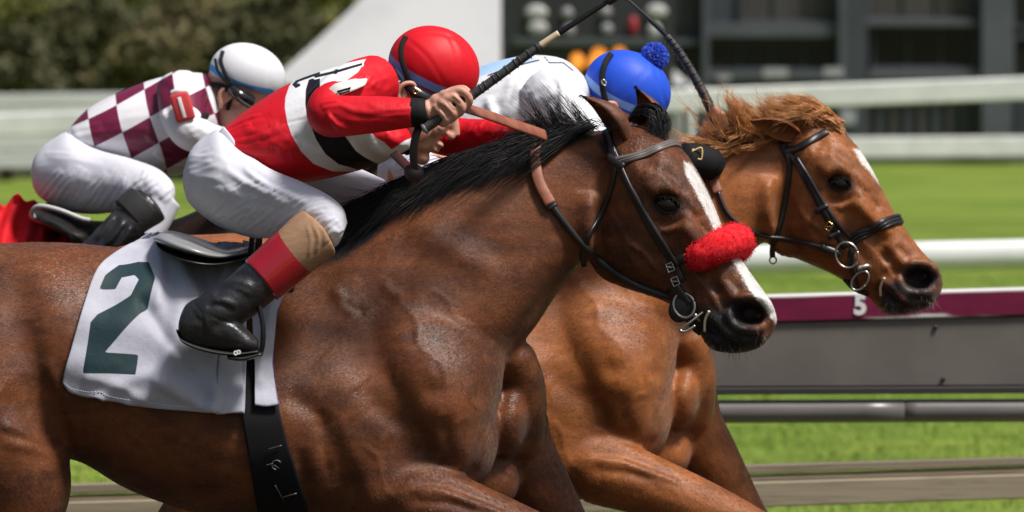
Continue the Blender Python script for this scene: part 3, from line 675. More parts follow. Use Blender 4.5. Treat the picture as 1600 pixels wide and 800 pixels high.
# ================================================================== bridles, reins, noseband, cloth, saddle
M_FLUFF = mat('red_sheepskin', (.74, .030, .040), rough=.9, spec=.08, col2=(.56, .010, .016), nscale=60)
M_CLOTH = mat('white_saddle_cloth', (.44, .445, .52), rough=.65, spec=.25, col2=(.37, .375, .44), nscale=7, bump=[(-4, .45, .025), (14, .35, .010), (700, .2, .0008)],
              masks=[('number', (.012, .032, .038), -.8, .8), ('trim', (.16, .10, .30), -.6, .6)])
M_SADDLE = mat('saddle_grey', (.24, .245, .25), rough=.35, coat=.3, bump=[(60, .12, .002)])
M_ELASTIC = mat('black_girth_web', (.006, .006, .008), rough=.7, spec=.2, bump=[(500, .2, .0008)])
M_REDCLOTH = mat('red_cloth', (.62, .012, .02), rough=.7, spec=.2, col2=(.5, .008, .014), nscale=7, bump=[(10, .35, .015)])

def near_hit(bvh, x, y):
    for r in range(0, 60, 3):
        for k in range(8):
            h, n = hit(bvh, x + r * math.cos(k * .785), y + r * math.sin(k * .785))
            if h is not None: return h, n
def mirror(pts, head, Yc, yaw):
    o = P(*head[0][:2], Yc); L = np.array([-math.sin(yaw), -math.cos(yaw), 0]); return pts - 2 * ((pts - o) @ L)[:, None] * L
def strap(name, bvh, line, w, th, m, parent, n=36, off=.0015, **kw):
    p, nr = drape(bvh, line, n, off); return put(name, ribbon(p, nr, w, th), m, parent, **kw)
def band(name, bvh, line, w, th, m, parent, head, Yc, yaw, n=30, off=.002, ridges=0):
    """strap over the face that goes on round the far side; the line ends on the middle of the face"""
    p, nr = drape(bvh, line, n, off); pm, nm = mirror(p, head, Yc, yaw), mirror(p + nr, head, Yc, yaw); nm = nm - pm
    P_, N_ = np.vstack([p, pm[::-1][1:]]), np.vstack([nr, nm[::-1][1:]])
    for _ in range(6):
        P_[1:-1] = .25 * P_[:-2] + .5 * P_[1:-1] + .25 * P_[2:]; N_[1:-1] = .25 * N_[:-2] + .5 * N_[1:-1] + .25 * N_[2:]
    o = put(name, ribbon(P_ + N_ * .001, N_, w, th), m, parent)
    for k in range(ridges):
        s = (k - (ridges - 1) / 2) * w * .3; t = unit(np.gradient(P_, axis=0)); b = np.cross(t, unit(N_))
        put('welt', tube(P_ + b * s + unit(N_) * (th + .001), w * .085, 6, len(P_)), m, o)
    return o
def ring(c, r, th, nrm=(0, -1, 0), sx=1.0, rot=0.0, a0=0, a1=2 * math.pi, n=40):
    nrm = unit(nrm); x = unit(np.cross([0, 0, 1.0], nrm)); y = np.cross(nrm, x); a = np.linspace(a0, a1, n)
    ca, sa = math.cos(rot), math.sin(rot)
    p = [np.asarray(c) + r * ((math.cos(t) * sx * ca - math.sin(t) * sa) * x + (math.cos(t) * sx * sa + math.sin(t) * ca) * y) for t in a]
    return tube(p, th, 8, n)
def at(bvh, x, y, off=.006):
    h, n = near_hit(bvh, x, y); return h + n * off
def buckle(bvh, x, y, w, h, rot, m, parent, name='buckle'):
    c, n = near_hit(bvh, x, y); c = c + n * .009; X = unit(np.cross(n, [0, 0, 1.0])); Yv = np.cross(n, X)
    pts = [c + w * (math.cos(rot) * a * X + math.sin(rot) * a * Yv) + h * (-math.sin(rot) * b * X + math.cos(rot) * b * Yv) for a, b in ((-1, -1), (1, -1), (1, 1), (-1, 1), (-1, -1))]
    mb = MB(); mb.add(*tube(resample(pts, 33), .0016, 6, 33)); mb.add(*tube([c - w * X * .9 * math.cos(rot), c + w * X * math.cos(rot) + n * .002], .0013, 6, 6)); return put(name, mb, m, parent)

# ---- bay horse
bridle1 = thing('bridle', 'black leather bridle with red fluffy noseband on the bay horse', 'bridle', tuple(P(1050, 350, -.1)))
a1 = (H1_HEAD, 0.0, H1_YAW)
band('browband', bv1, [(962, 252), (985, 248), (1010, 240), (1036, 229), (1050, 224)], .021, .005, mat('grey_padded_leather', (.13, .115, .11), rough=.4), bridle1, *a1, ridges=2)
strap('cheekpiece', bv1, [(955, 228), (966, 256), (980, 285), (1000, 322), (1026, 370), (1054, 412), (1066, 440)], .020, .005, M_LEATHER, bridle1)
strap('cheekpiece', bv1, [(972, 262), (990, 300), (1016, 346), (1044, 390), (1062, 414)], .013, .008, M_LEATHER, bridle1)
strap('throatlatch', bv1, [(960, 244), (962, 262), (952, 306), (936, 340), (921, 364), (910, 398), (913, 416)], .014, .005, M_LEATHER, bridle1)
strap('headpiece', bv1, [(948, 205), (955, 228), (960, 250)], .022, .005, M_LEATHER, bridle1)
strap('keeper', bv1, [(952, 246), (976, 262)], .020, .009, M_LEATHER, bridle1, n=10)
strap('chin_strap', bv1, [(1058, 452), (1066, 480), (1080, 504), (1094, 518)], .02, .006, M_LEATHER, bridle1)
strap('bit_guard', bv1, [(1052, 448), (1064, 466), (1076, 478)], .045, .010, M_LEATHER, bridle1, n=12)
strap('noseband_strap', bv1, [(1044, 420), (1056, 408), (1072, 402)], .022, .006, M_LEATHER, bridle1, n=14)
for x, y in ((1048, 418), (1056, 440)): buckle(bv1, x, y, .008, .010, .4, M_STEEL, bridle1)
c = at(bv1, 1074, 474, .016)
put('bit_guard', ball(c + np.array([-.006, .012, -.008]), (.030, .012, .036), .5), M_LEATHER, bridle1)
put('bit_ring', ring(c, .030, .0036, (-.25, -1, .1), .85, .4), M_STEEL, bridle1)
put('bit_shank', tube([P(1104, 483, c[1] + .004), P(1080, 502, c[1] - .006), P(1063, 514, c[1] - .004), P(1070, 518, c[1] - .006), P(1086, 509, c[1] - .002)], .0036, 8, 40), M_STEEL, bridle1)
put('bit_mouthpiece', tube([P(1085, 492, c[1] + .0), P(1096, 500, c[1] + .02), P(1108, 500, c[1] + .07)], .006, 8, 14), M_STEEL, bridle1)
put('tongue_tie', tube([P(1108, 486, near_hit(bv1, 1110, 492)[0][1] - .002), P(1102, 500, near_hit(bv1, 1106, 500)[0][1] - .003), P(1101, 518, near_hit(bv1, 1108, 518)[0][1] - .002)], .0032, 8, 16), mat('tongue_tie_cotton', (.72, .67, .52), rough=.8), bridle1)
# fluffy noseband: a core rolled over the nose and a coat of short fibres
p, nr = drape(bv1, [(1074, 404), (1090, 399), (1108, 393), (1126, 386), (1140, 381)], 16, .016)
pm = mirror(p, *a1); core = np.vstack([p, pm[::-1][1:]])
for _ in range(4): core[1:-1] = .25 * core[:-2] + .5 * core[1:-1] + .25 * core[2:]
rad = np.interp(np.linspace(0, 1, len(core)), [0, .12, .35, .6, 1], [.020, .031, .039, .043, .034])
fl = MB(); cv, cf = tube(core, rad, 22, len(core) * 2); fl.add(cv, cf); flm = fl.mesh(); no = get_no(flm)
roughen(flm, 120, .003, 2)
nb = put('noseband', flm, M_FLUFF, bridle1, label='fluffy red sheepskin noseband')
fb = MB(); pick = RNG.integers(0, len(cv), 6500); tv = unit(np.gradient(core, axis=0)).mean(0)
for i in pick:
    d = unit(no[i] + RNG.normal(size=3) * .38 + tv * .25); b = cv[i] + RNG.normal(size=3) * .003; L = RNG.uniform(.002, .0055); s = unit(np.cross(d, RNG.normal(size=3))) * .0009; u2 = np.cross(d, s)
    fb.add(np.array([b + s, b - s * .5 + u2, b - s * .5 - u2, b + d * L]), [(0, 1, 3), (1, 2, 3), (2, 0, 3)])
put('fleece', fb, M_FLUFF, nb)

reins1 = thing('reins', 'reins with brown rubber grips looped over the bay horse neck', 'reins', tuple(P(850, 260, -.1)))
strap('rein_grip', bv1, [(850, 208), (841, 226), (837, 256), (843, 288), (860, 320)], .028, .006, M_BROWN, reins1, n=40, off=.012)
pr, nrr = drape(bv1, [(859, 317), (880, 346), (912, 381), (950, 416), (997, 443), (1040, 459), (1064, 466)], 50, .007)
put('rein', tube(pr, .0085, 10, 60, .8), M_LEATHER, reins1)
strap('joining_loop', bv1, [(855, 312), (864, 326)], .030, .009, M_LEATHER, reins1, n=8, off=.005)
G0 = [P(722, 168, -.40), P(760, 180, -.30), P(805, 196, -.19), P(835, 206, -.13), P(851, 212, -.10)]
gp = cr(G0, 24); gn = np.tile(np.array([[.25, -.85, .5]]), (24, 1))
put('rein_grip', ribbon(gp, gn, .030, .006), M_BROWN, reins1)
sp = cr([P(658, 192, -.375), P(650, 212, -.385), P(646, 238, -.385), P(648, 262, -.375), P(652, 270, -.365)], 40)
M_STRAP = mat('dark_brown_strap', (.030, .018, .020), rough=.45)
put('rein_end', ribbon(sp, np.tile(np.array([[-.3, -1.0, 0]]), (40, 1)), .019, .004), M_STRAP, reins1)
put('rein_knot', ball(P(647, 270, -.36), (.024, .02, .022), .3), M_STRAP, reins1)
put('neck_strap', ribbon(cr([P(645, 268, -.36), P(632, 256, -.28), P(616, 240, -.2)], 12), np.tile(np.array([[0, -1.0, .3]]), (12, 1)), .022, .004), M_STRAP, reins1)

# ---- saddle cloth with its number
def cloth(name, bvh, grid, off, m, parent, thick=.003, wr=None, polys=None, far=None, Yc=0):
    nv, nu = grid.shape[:2]; pts = np.zeros((nv, nu, 3)); ok = np.zeros((nv, nu), bool); nn = np.zeros((nv, nu, 3))
    for i in range(nv):
        for j in range(nu):
            h, n = hit(bvh, *grid[i, j])
            if h is not None and n[1] < 0.3: pts[i, j], nn[i, j], ok[i, j] = h, n, True
    for j in range(nu):                                   # points that miss the body stand on from the last hit
        g = np.where(ok[:, j])[0]
        for i in range(nv):
            if not ok[i, j]:
                k = g[np.argmin(abs(g - i))] if len(g) else 0; pts[i, j] = P(*grid[i, j], pts[k, j][1] + (.03 if i < k else 0)); nn[i, j] = nn[k, j]
    for _ in range(14):
        for a in (pts, nn):
            a[1:-1, 1:-1] = .2 * (a[1:-1, 1:-1] + a[:-2, 1:-1] + a[2:, 1:-1] + a[1:-1, :-2] + a[1:-1, 2:])
    nn = unit(nn); q = grid.reshape(-1, 2)
    d = np.full(nv * nu, off)
    if wr is not None: d = d + wr(q) * 2.1
    v = pts.reshape(-1, 3) + nn.reshape(-1, 3) * d[:, None]
    f = [(i * nu + j, i * nu + j + 1, (i + 1) * nu + j + 1, (i + 1) * nu + j) for i in range(nv - 1) for j in range(nu - 1)]
    me = MB().add(v, f).mesh(name)
    for k, pl in (polys or {}).items():
        val = np.max([sd_poly(q, x) for x in pl], axis=0) if isinstance(pl, list) else pl(q); attr(me, k, val)
    o = put(name, me, m, parent); md = o.modifiers.new('s', 'SOLIDIFY'); md.thickness = thick; md.offset = 1.0
    return o
def wr1(q):
    out = np.full(len(q), .0)
    for line, sg, am in (([(255, 400), (300, 470), (330, 560), (335, 640)], 9, .006), ([(290, 420), (275, 520), (250, 600), (205, 628)], 10, .006), ([(350, 400), (345, 440), (330, 470)], 6, .004), ([(160, 620), (230, 590), (300, 610)], 9, .005),
                         ([(225, 480), (280, 560), (320, 620)], 7, -.005), ([(250, 600), (290, 622), (330, 640)], 6, .004), ([(240, 390), (250, 430), (246, 480)], 6, .003), ([(300, 420), (312, 445), (310, 480)], 5, -.004), ([(140, 590), (180, 600), (225, 622)], 6, .003), ([(440, 440), (420, 520), (405, 600)], 7, .004)):
        d, s, fr = poly_dist(q, cr(line, 20)); out += am * np.exp(-.5 * (d / sg) ** 2)
    out += .0022 * np.sin(q[:, 0] * .055 + q[:, 1] * .031) + .0014 * np.sin(q[:, 0] * .021 - q[:, 1] * .09)
    return out
TWO = [[(154, 459), (163, 440), (185, 422), (215, 418), (232, 421), (242, 448), (231, 486), (222, 494), (164, 553), (217, 556), (214, 587), (131, 582), (141, 508), (152, 496), (205, 470), (217, 449), (210, 441), (190, 443), (180, 459)]]
cloth1 = thing('saddle_cloth', 'white saddle cloth with a dark number 2 on the bay horse', 'saddle cloth', tuple(P(300, 500, -.3)))
g = coons([(236, 377), (270, 381), (320, 388), (382, 394)], [(97, 598), (118, 612), (200, 629), (300, 642), (382, 648)], [(236, 377), (178, 404), (146, 440), (122, 510), (108, 560), (97, 598)], [(382, 394), (384, 480), (383, 560), (382, 648)], 90, 90)
cloth('cloth_panel', bv1, g, .021, M_CLOTH, cloth1, wr=wr1, polys={'number': TWO, 'trim': lambda q: np.full(len(q), -9.0)})
g = coons([(380, 394), (430, 396), (482, 398)], [(398, 637), (416, 639), (436, 636)], [(380, 394), (390, 470), (396, 560), (398, 637)], [(482, 398), (462, 440), (438, 500), (428, 575), (436, 636)], 24, 70)
cloth('cloth_flap', bv1, g, .028, M_CLOTH, cloth1, wr=wr1, polys={'number': lambda q: np.full(len(q), -9.0), 'trim': lambda q: 2.0 - np.abs(poly_dist(q, [(482, 398), (462, 440), (438, 500), (428, 575), (436, 636)])[0])})
g = coons([(338, 556), (372, 560)], [(338, 647), (380, 647)], [(338, 556), (337, 600), (338, 647)], [(372, 560), (377, 600), (380, 647)], 14, 30)
cloth('cloth_pocket', bv1, g, .031, M_CLOTH, cloth1, polys={'number': lambda q: np.full(len(q), -9.0), 'trim': lambda q: np.full(len(q), -9.0)})
stitch = MB()                                             # the sewn hem
hp, hn = drape(bv1, [(104, 596), (124, 605), (205, 622), (300, 635), (334, 638)], 120, .029)
for i in range(0, 118, 2): stitch.add(*tube([hp[i], hp[i + 1]], .0011, 5, 2))
put('hem_stitching', stitch, mat('pale_thread', (.5, .5, .6), rough=.8), cloth1)

M_DULL = mat('dull_buckle_metal', (.07, .07, .075), rough=.45, metal=.6)
girth = thing('girth', 'wide black elastic girth strap round the bay horse belly', 'girth', tuple(P(430, 700, -.3)))
g = coons([(358, 540), (420, 540)], [(408, 815), (486, 815)], [(358, 540), (376, 640), (392, 730), (408, 815)], [(420, 540), (436, 640), (460, 730), (486, 815)], 16, 70)
cloth('girth_web', bv1, g, .013, M_ELASTIC, girth, .004)
for x0, y0, x1, y1 in ((418, 700, 440, 694), (416, 722, 426, 720), (428, 722, 436, 727), (440, 770, 462, 764), (430, 752, 444, 775)):
    strap('buckle_pin', bv1, [(x0, y0), (x1, y1)], .0028, .003, M_DULL, girth, n=6, off=.016)
put('girth_hook', ring(at(bv1, 432, 722, .018), .011, .0022, (0, -1, 0), 1, 0, .5, 4.6, 20), M_DULL, girth)

saddle1 = thing('saddle', 'small grey and black racing saddle under the red jockey', 'saddle', tuple(P(330, 395, 0)))
def pad(outline_top, outline_bot, Y0, Y1, m, name, parent, n=24, th=.0):
    T, B = resample(cr(outline_top, 30), n), resample(cr(outline_bot, 30), n); st = []
    for i in range(n): st.append((T[i, 0], T[i, 1], B[i, 0], B[i, 1], (Y0 + Y1) / 2, max(.004, abs(Y1 - Y0) / 2 * (math.sin(math.pi * min(1, (i + .6) / n * 1.0)) ** .35)), 'o'))
    return put(name, loft(st, n * 2, 10), m, parent)
pad([(244, 368), (262, 361), (300, 371), (350, 388), (388, 384)], [(244, 374), (268, 386), (310, 398), (350, 403), (392, 396)], -.27, .2, M_SADDLE, 'seat', saddle1)
pad([(246, 376), (268, 387), (310, 399), (350, 404), (394, 396)], [(250, 382), (270, 395), (310, 408), (350, 410), (396, 404)], -.28, .2, M_LEATHER, 'panel', saddle1)
strap('flap', bv1, [(372, 400), (366, 440), (380, 470)], .04, .006, M_LEATHER, saddle1, n=12, off=.018)
strap('stirrup_leather', bv1, [(412, 400), (404, 440), (398, 470), (395, 500)], .018, .004, M_LEATHER, saddle1, n=16, off=.05)
strap('stirrup_leather', bv1, [(400, 402), (390, 440), (384, 480)], .014, .004, M_LEATHER, saddle1, n=16, off=.055)
strap('breast_tab', bv1, [(478, 398), (466, 420), (455, 452)], .022, .006, M_LEATHER, saddle1, n=10, off=.008)

# ---- chestnut horse
bridle2 = thing('bridle', 'black leather bridle with ridged noseband on the chestnut horse', 'bridle', tuple(P(1310, 320, .9)))
a2 = (H2_HEAD, .98, H2_YAW)
strap('browband', bv2, [(1226, 236), (1246, 232), (1270, 218), (1292, 206)], .020, .005, M_LEATHER, bridle2)
strap('headpiece', bv2, [(1216, 214), (1224, 228), (1232, 246)], .02, .005, M_LEATHER, bridle2, n=12)
strap('cheekpiece', bv2, [(1230, 238), (1246, 256), (1262, 284), (1278, 312), (1296, 346), (1312, 372), (1322, 388)], .019, .005, M_LEATHER, bridle2)
strap('cheekpiece', bv2, [(1246, 246), (1266, 280), (1284, 312), (1306, 346), (1330, 372)], .012, .007, M_LEATHER, bridle2)
strap('throatlatch', bv2, [(1230, 240), (1234, 262), (1230, 298), (1220, 345), (1208, 384), (1207, 402)], .015, .006, M_LEATHER, bridle2)
put('throatlatch_ring', ring(at(bv2, 1211, 396, .012) + np.array([-.002, 0, -.012]), .009, .0022), M_STEEL, bridle2)
band('noseband', bv2, [(1330, 376), (1346, 366), (1368, 355), (1390, 347), (1408, 342)], .030, .005, M_LEATHER, bridle2, *a2, ridges=3)
strap('noseband_strap', bv2, [(1336, 372), (1330, 400), (1334, 430), (1340, 452)], .017, .005, M_LEATHER, bridle2)
strap('chin_strap', bv2, [(1322, 436), (1336, 450), (1356, 458)], .018, .006, M_LEATHER, bridle2, n=14)
buckle(bv2, 1296, 352, .011, .0075, 1.0, M_BRASS, bridle2)
for x, y in ((1284, 326), (1303, 366)): strap('keeper', bv2, [(x - 9, y + 5), (x + 9, y - 5)], .014, .010, M_LEATHER, bridle2, n=6)
c2 = at(bv2, 1326, 396, .014)
put('bit_ring', ring(c2, .034, .0030, (-.15, -1, 0), .86, .35), M_STEEL, bridle2)
put('bit_ring', ring(at(bv2, 1346, 434, .016), .029, .0030, (-.15, -1, 0), .62, -.7), M_STEEL, bridle2)
put('bit_mouthpiece', tube([P(1340, 420, c2[1]), P(1356, 416, c2[1] + .005), P(1366, 424, c2[1] + .03)], .007, 8, 14), M_STEEL, bridle2)
put('tongue_tie', tube([P(1382, 434, near_hit(bv2, 1384, 438)[0][1] - .002), P(1376, 448, near_hit(bv2, 1380, 448)[0][1] - .003), P(1376, 462, near_hit(bv2, 1382, 462)[0][1] - .002)], .0034, 8, 16), mat('tongue_tie_tape', (.68, .62, .46), rough=.8), bridle2)
reins2 = thing('reins', 'thin black reins from the chestnut horse bit to its rider', 'reins', tuple(P(1180, 350, .8)))
pr, nrr = drape(bv2, [(1122, 300), (1135, 332), (1158, 352), (1190, 366), (1240, 375), (1280, 383), (1300, 390), (1316, 398)], 40, .006)
put('rein', tube(pr, .0062, 8, 50), M_LEATHER, reins2)
strap('rein_grip', bv2, [(1112, 256), (1113, 276), (1122, 302)], .026, .005, M_BROWN, reins2, n=16, off=.006)
put('rein_stop', tube([pr[33], pr[38]], [.014, .012], 10, 8), M_LEATHER, reins2)

# ---- far horse: red cloth, black saddle with a pale rim, purple piping
cloth3 = thing('saddle_cloth', 'red saddle cloth over the far horse rump at the left edge', 'saddle cloth', tuple(P(50, 370, 1.9)))
g = coons([(-60, 336), (0, 332), (60, 334), (110, 356), (150, 372)], [(-60, 470), (0, 470), (80, 470), (150, 470)], [(-60, 336), (-62, 400), (-60, 470)], [(150, 372), (152, 420), (150, 470)], 40, 30)
def wr3(q): return .012 + .010 * np.sin(q[:, 0] * .16 + q[:, 1] * .05) * np.sin(q[:, 0] * .045 + 1)
cloth('cloth_panel', bv3, g, .012, M_REDCLOTH, cloth3, wr=wr3)
saddle3 = thing('saddle', 'black racing saddle with pale rim under the chequered jockey', 'saddle', tuple(P(110, 350, 2)))
pad([(50, 332), (64, 321), (96, 330), (128, 342), (150, 345), (180, 345)], [(50, 338), (64, 352), (100, 364), (122, 378), (128, 392), (180, 396)], 1.70, 2.25, M_LEATHER, 'seat', saddle3)
put('rim', tube([P(53, 340, 1.735), P(50, 331, 1.725), P(62, 322, 1.705), P(92, 328, 1.70), P(126, 341, 1.70), P(140, 344, 1.70)], .0072, 8, 40), mat('grey_piping', (.42, .42, .43), rough=.4), saddle3)
put('piping', tube([P(262, 322, 1.70), P(254, 346, 1.69), P(240, 372, 1.68), P(232, 392, 1.68)], .0055, 8, 20), mat('purple_piping', (.33, .11, .55), rough=.5), saddle3)
# ================================================================== jockeys
M_SKIN = mat('skin', (.56, .30, .22), rough=.5, spec=.35, col2=(.50, .24, .175), nscale=34, bump=[(420, .18, .0012), (90, .2, .002)], sub=.12)
M_BREECH = mat('white_breeches', (.60, .60, .675), rough=.62, spec=.25, col2=(.55, .55, .63), nscale=9, bump=[(-5, .14, .010), (18, .16, .006), (900, .1, .0005)], stretch=(1, 1, 1))
M_TAN = mat('tan_stocking', (.34, .205, .125), rough=.8, spec=.15, col2=(.29, .17, .10), nscale=30, bump=[(60, .2, .002, True)], stretch=(1, 1, 3, .85))
M_BOOT = mat('black_boot_leather', (.013, .013, .015), rough=.34, spec=.55, bump=[(26, .45, .010), (240, .15, .001)], col2=(.022, .022, .024), nscale=12)
M_BOOTRED = mat('red_boot_cuff', (.27, .006, .013), rough=.24, spec=.5, coat=.5, bump=[(40, .12, .002)])
M_SILKRED = mat('red_silk', (.60, .008, .018), rough=.55, spec=.25, col2=(.50, .005, .014), nscale=6, bump=[(-6, .30, .014), (22, .40, .008), (900, .12, .0005)],
                masks=[('white', (.68, .68, .72), -.7, .7), ('black', (.008, .008, .012), -.7, .7), ('edge', (.72, .72, .74), -.6, .6), ('letter', (.010, .010, .012), -.6, .6)])
M_CAPRED = mat('red_cap_silk', (.62, .008, .018), rough=.5, spec=.25, bump=[(-5, .15, .008), (14, .2, .006), (800, .15, .0005)], masks=[('stripe', (.20, .33, .75), -.8, .8)])
M_CAPBLUE = mat('blue_cap_silk', (.020, .085, .62), rough=.5, spec=.25, bump=[(-5, .15, .008), (14, .2, .006), (800, .15, .0005)], masks=[('stripe', (.21, .38, .82), -.8, .8)])
M_CAPWHITE = mat('white_cap_silk', (.66, .67, .71), rough=.5, spec=.25, bump=[(-5, .15, .008), (14, .2, .006)], masks=[('stripe', (.05, .25, .60), -.8, .8)])
M_SILKWHITE = mat('white_silk', (.62, .63, .67), rough=.55, spec=.35, bump=[(-6, .3, .014), (20, .4, .009), (900, .1, .0005)], masks=[('white', (.34, .50, .74), -.8, .8), ('black', (.012, .02, .06), -.7, .7)])
M_BLACKCLOTH = mat('black_elastic_cloth', (.008, .008, .009), rough=.75, spec=.2, bump=[(300, .3, .001)])
M_PLASTIC = mat('black_goggle_plastic', (.006, .006, .007), rough=.12, spec=.6, coat=.6)
M_WHITEPRINT = mat('white_print', (.75, .75, .75), rough=.6)
M_GOLD = mat('gold_print', (.75, .55, .22), rough=.4)

def frame(cx, cy, Y, th, k=1.0):
    """head frame: a forward, b up, c towards the camera, metres"""
    o = P(cx, cy, Y); f = np.array([math.cos(th), 0, -math.sin(th)]); u = np.array([math.sin(th), 0, math.cos(th)]); n = np.array([0, -1.0, 0])
    return lambda a, b, c=0.0: o + k * (f * a + u * b + n * c)
def head_shapes(mb, fr, th, k=1.0, ks=1.0):
    def B(a, b, c, ra, rc, rb): mb.add(*ball(fr(a, b, c), (ra * k, rc * k, rb * k), th))
    B(.015, .06 * ks, 0, .096 * ks, .075 * ks, .085 * ks); B(.07, .0 - .012 * (ks < 1), 0, .052, .058 * (.5 + .5 * ks), .072 * ks); B(.062, -.06, 0, .054, .048, .044); B(.10, -.094, 0, .02, .024, .017); B(.05, -.04, .042, .045, .018, .04)
    B(.10, .034, 0, .018, .046, .012); B(.092, -.022, .03, .022, .02, .02); B(.12, -.05, 0, .011, .021, .0075); B(.117, -.064, 0, .011, .019, .0075)
    mb.add(*tube([fr(.113, .022), fr(.127, .004), fr(.139, -.016)], [.008 * k, .010 * k, .012 * k], 10)); B(.132, -.022, .008, .011, .008, .008); B(.132, -.022, -.008, .011, .008, .008)
def ear_human(fr, k=1.0):
    mb = MB(); pts = [fr(.008, -.03, .075), fr(.002, -.018, .08), fr(-.012, .0, .086), fr(-.012, .022, .088), fr(.004, .034, .084), fr(.016, .024, .078), fr(.014, .006, .076), fr(.008, -.012, .078)]
    mb.add(*tube(pts, [.006 * k, .007 * k, .0055 * k, .0055 * k, .0055 * k, .005 * k, .006 * k, .004 * k], 8, 40)); mb.add(*ball(fr(.0, .002, .076), (.014 * k, .006 * k, .026 * k), .4)); return mb
def cap(center, Y, rx, rz, ry, th, rim, seams, stripe, sw, m, parent, peak=None):
    """helmet in its silk cover: dome cut level with the rim line"""
    v, f = ball(P(*center, Y), (rx, ry, rz), th, 60, 80); o = P(*center, Y); u = np.array([math.sin(th), 0, math.cos(th)])
    h = (v - o) @ u; low = h < rim
    v = v - u * np.where(low, h - (rim + (h - rim) * .10), 0)[:, None]
    me = MB().add(v, f).mesh('helmet'); no = get_no(me)
    sculpt(me, [('r', s, 2.2, -2.6) for s in seams] + [('r', s, 7.0, 1.8) for s in seams])
    q = proj(get_co(me)); d, _, _ = poly_dist(q, cr(stripe, 40)); attr(me, 'stripe', sw - d)
    return put('helmet', me, m, parent)
def limb(pts, n=None, ns=18):
    return tube([P(x, y, Y) for x, y, Y, r in pts], [r for *_, r in pts], ns, n)
def flat_tape(line, Ys, w, th, m, name, parent, nrm=(0, -1, .15)):
    k = len(line); p = cr([P(x, y, Y) for (x, y), Y in zip(line, Ys)], k * 8); return put(name, ribbon(p, np.tile(np.array([nrm], float), (len(p), 1)), w, th), m, parent)
def folds(lines, sg, amp):
    out = []; amp = amp * 1.7
    for l in lines: out.append(('r', l, sg, amp)); out.append(('s', [(x + sg * 1.2, y + sg * 1.2) for x, y in l], sg * 1.3, amp * .6))
    return out
def fan(n, box_, ang, L, seed, curve=.12):
    """random fold lines inside a quad region: box_ = (x0, y0, x1, y1) is a centre line, ang the fold direction in degrees"""
    r = np.random.default_rng(seed); out = []
    for i in range(n):
        t = (i + r.uniform(.1, .9)) / n; c = np.array([box_[0] + (box_[2] - box_[0]) * t, box_[1] + (box_[3] - box_[1]) * t]) + r.normal(size=2) * 4
        a = math.radians(ang + r.normal() * 9); d = np.array([math.cos(a), -math.sin(a)]); m = np.array([-d[1], d[0]]); l = L * r.uniform(.5, 1.1)
        out.append([tuple(c - d * l / 2), tuple(c + m * l * curve * r.uniform(-1, 1)), tuple(c + d * l / 2)])
    return out
def set_zero(me, *names):
    for n in names: attr(me, n, np.full(len(me.vertices), -9.0))
def fist(mb, pts, r=.0098):
    for f in pts: mb.add(*tube([P(*p) for p in f], [r * 1.05] + [r] * (len(f) - 2) + [r * .85], 10))

# ------------------------------------------------------------------ red jockey on the bay
j1 = thing('person', 'jockey in red, black and white silks with red helmet raising a whip', 'person', tuple(P(345, 300, 0)), 'jockeys crouched on the racehorses')
th1 = math.radians(31); f1 = frame(631, 150, -.04, th1, 1.12)
mb = MB(); head_shapes(mb, f1, th1, 1.12, .80)
mb.add(*tube([f1(0, -.02), f1(-.035, -.07), P(585, 170, 0), P(540, 175, 0)], [.055, .055, .062, .09], 16))
mb.add(*loft([(330, 235, 350, 290, 0, .10), (400, 190, 425, 268, 0, .135), (480, 150, 500, 262, 0, .15), (550, 130, 565, 245, 0, .155), (600, 130, 615, 215, 0, .11)], 30, 12))
mb.add(*limb([(585, 150, -.13, .05), (545, 165, -.24, .042), (522, 178, -.33, .036), (580, 180, -.36, .032), (650, 176, -.385, .024), (672, 172, -.39, .026)]))
mb.add(*limb([(590, 170, .14, .05), (700, 212, .24, .04), (770, 214, .15, .034), (835, 208, .05, .024), (850, 206, .03, .028)]))
mb.add(*limb([(348, 285, -.07, .07), (430, 322, -.22, .05), (508, 346, -.305, .036), (470, 395, -.33, .036), (360, 475, -.37, .030), (330, 498, -.375, .028), (366, 528, -.378, .018)]))
mb.add(*limb([(350, 280, .10, .085), (470, 290, .25, .06), (585, 312, .31, .048), (540, 400, .33, .042), (430, 480, .37, .034), (400, 500, .375, .034), (460, 535, .38, .025)]))
# whip hand: palm, back of the hand, four fingers closing on the handle, thumb
mb.add(*ball(P(690, 163, -.392), (.032, .022, .024), .55)); mb.add(*ball(P(700, 154, -.398), (.026, .018, .018), .65)); mb.add(*ball(P(681, 172, -.395), (.022, .02, .019), .5))
fist(mb, [[(700, 148, -.408), (719, 141, -.418), (733, 153, -.418), (729, 166, -.406), (716, 166, -.39)], [(694, 152, -.412), (711, 154, -.424), (722, 168, -.422), (716, 178, -.408), (704, 174, -.39)],
          [(687, 159, -.412), (700, 165, -.424), (710, 179, -.420), (703, 187, -.406), (693, 181, -.39)], [(680, 167, -.410), (689, 174, -.420), (698, 187, -.416), (692, 193, -.404), (684, 186, -.39)],
          [(690, 150, -.385), (708, 141, -.380), (724, 139, -.384), (733, 145, -.392)]])
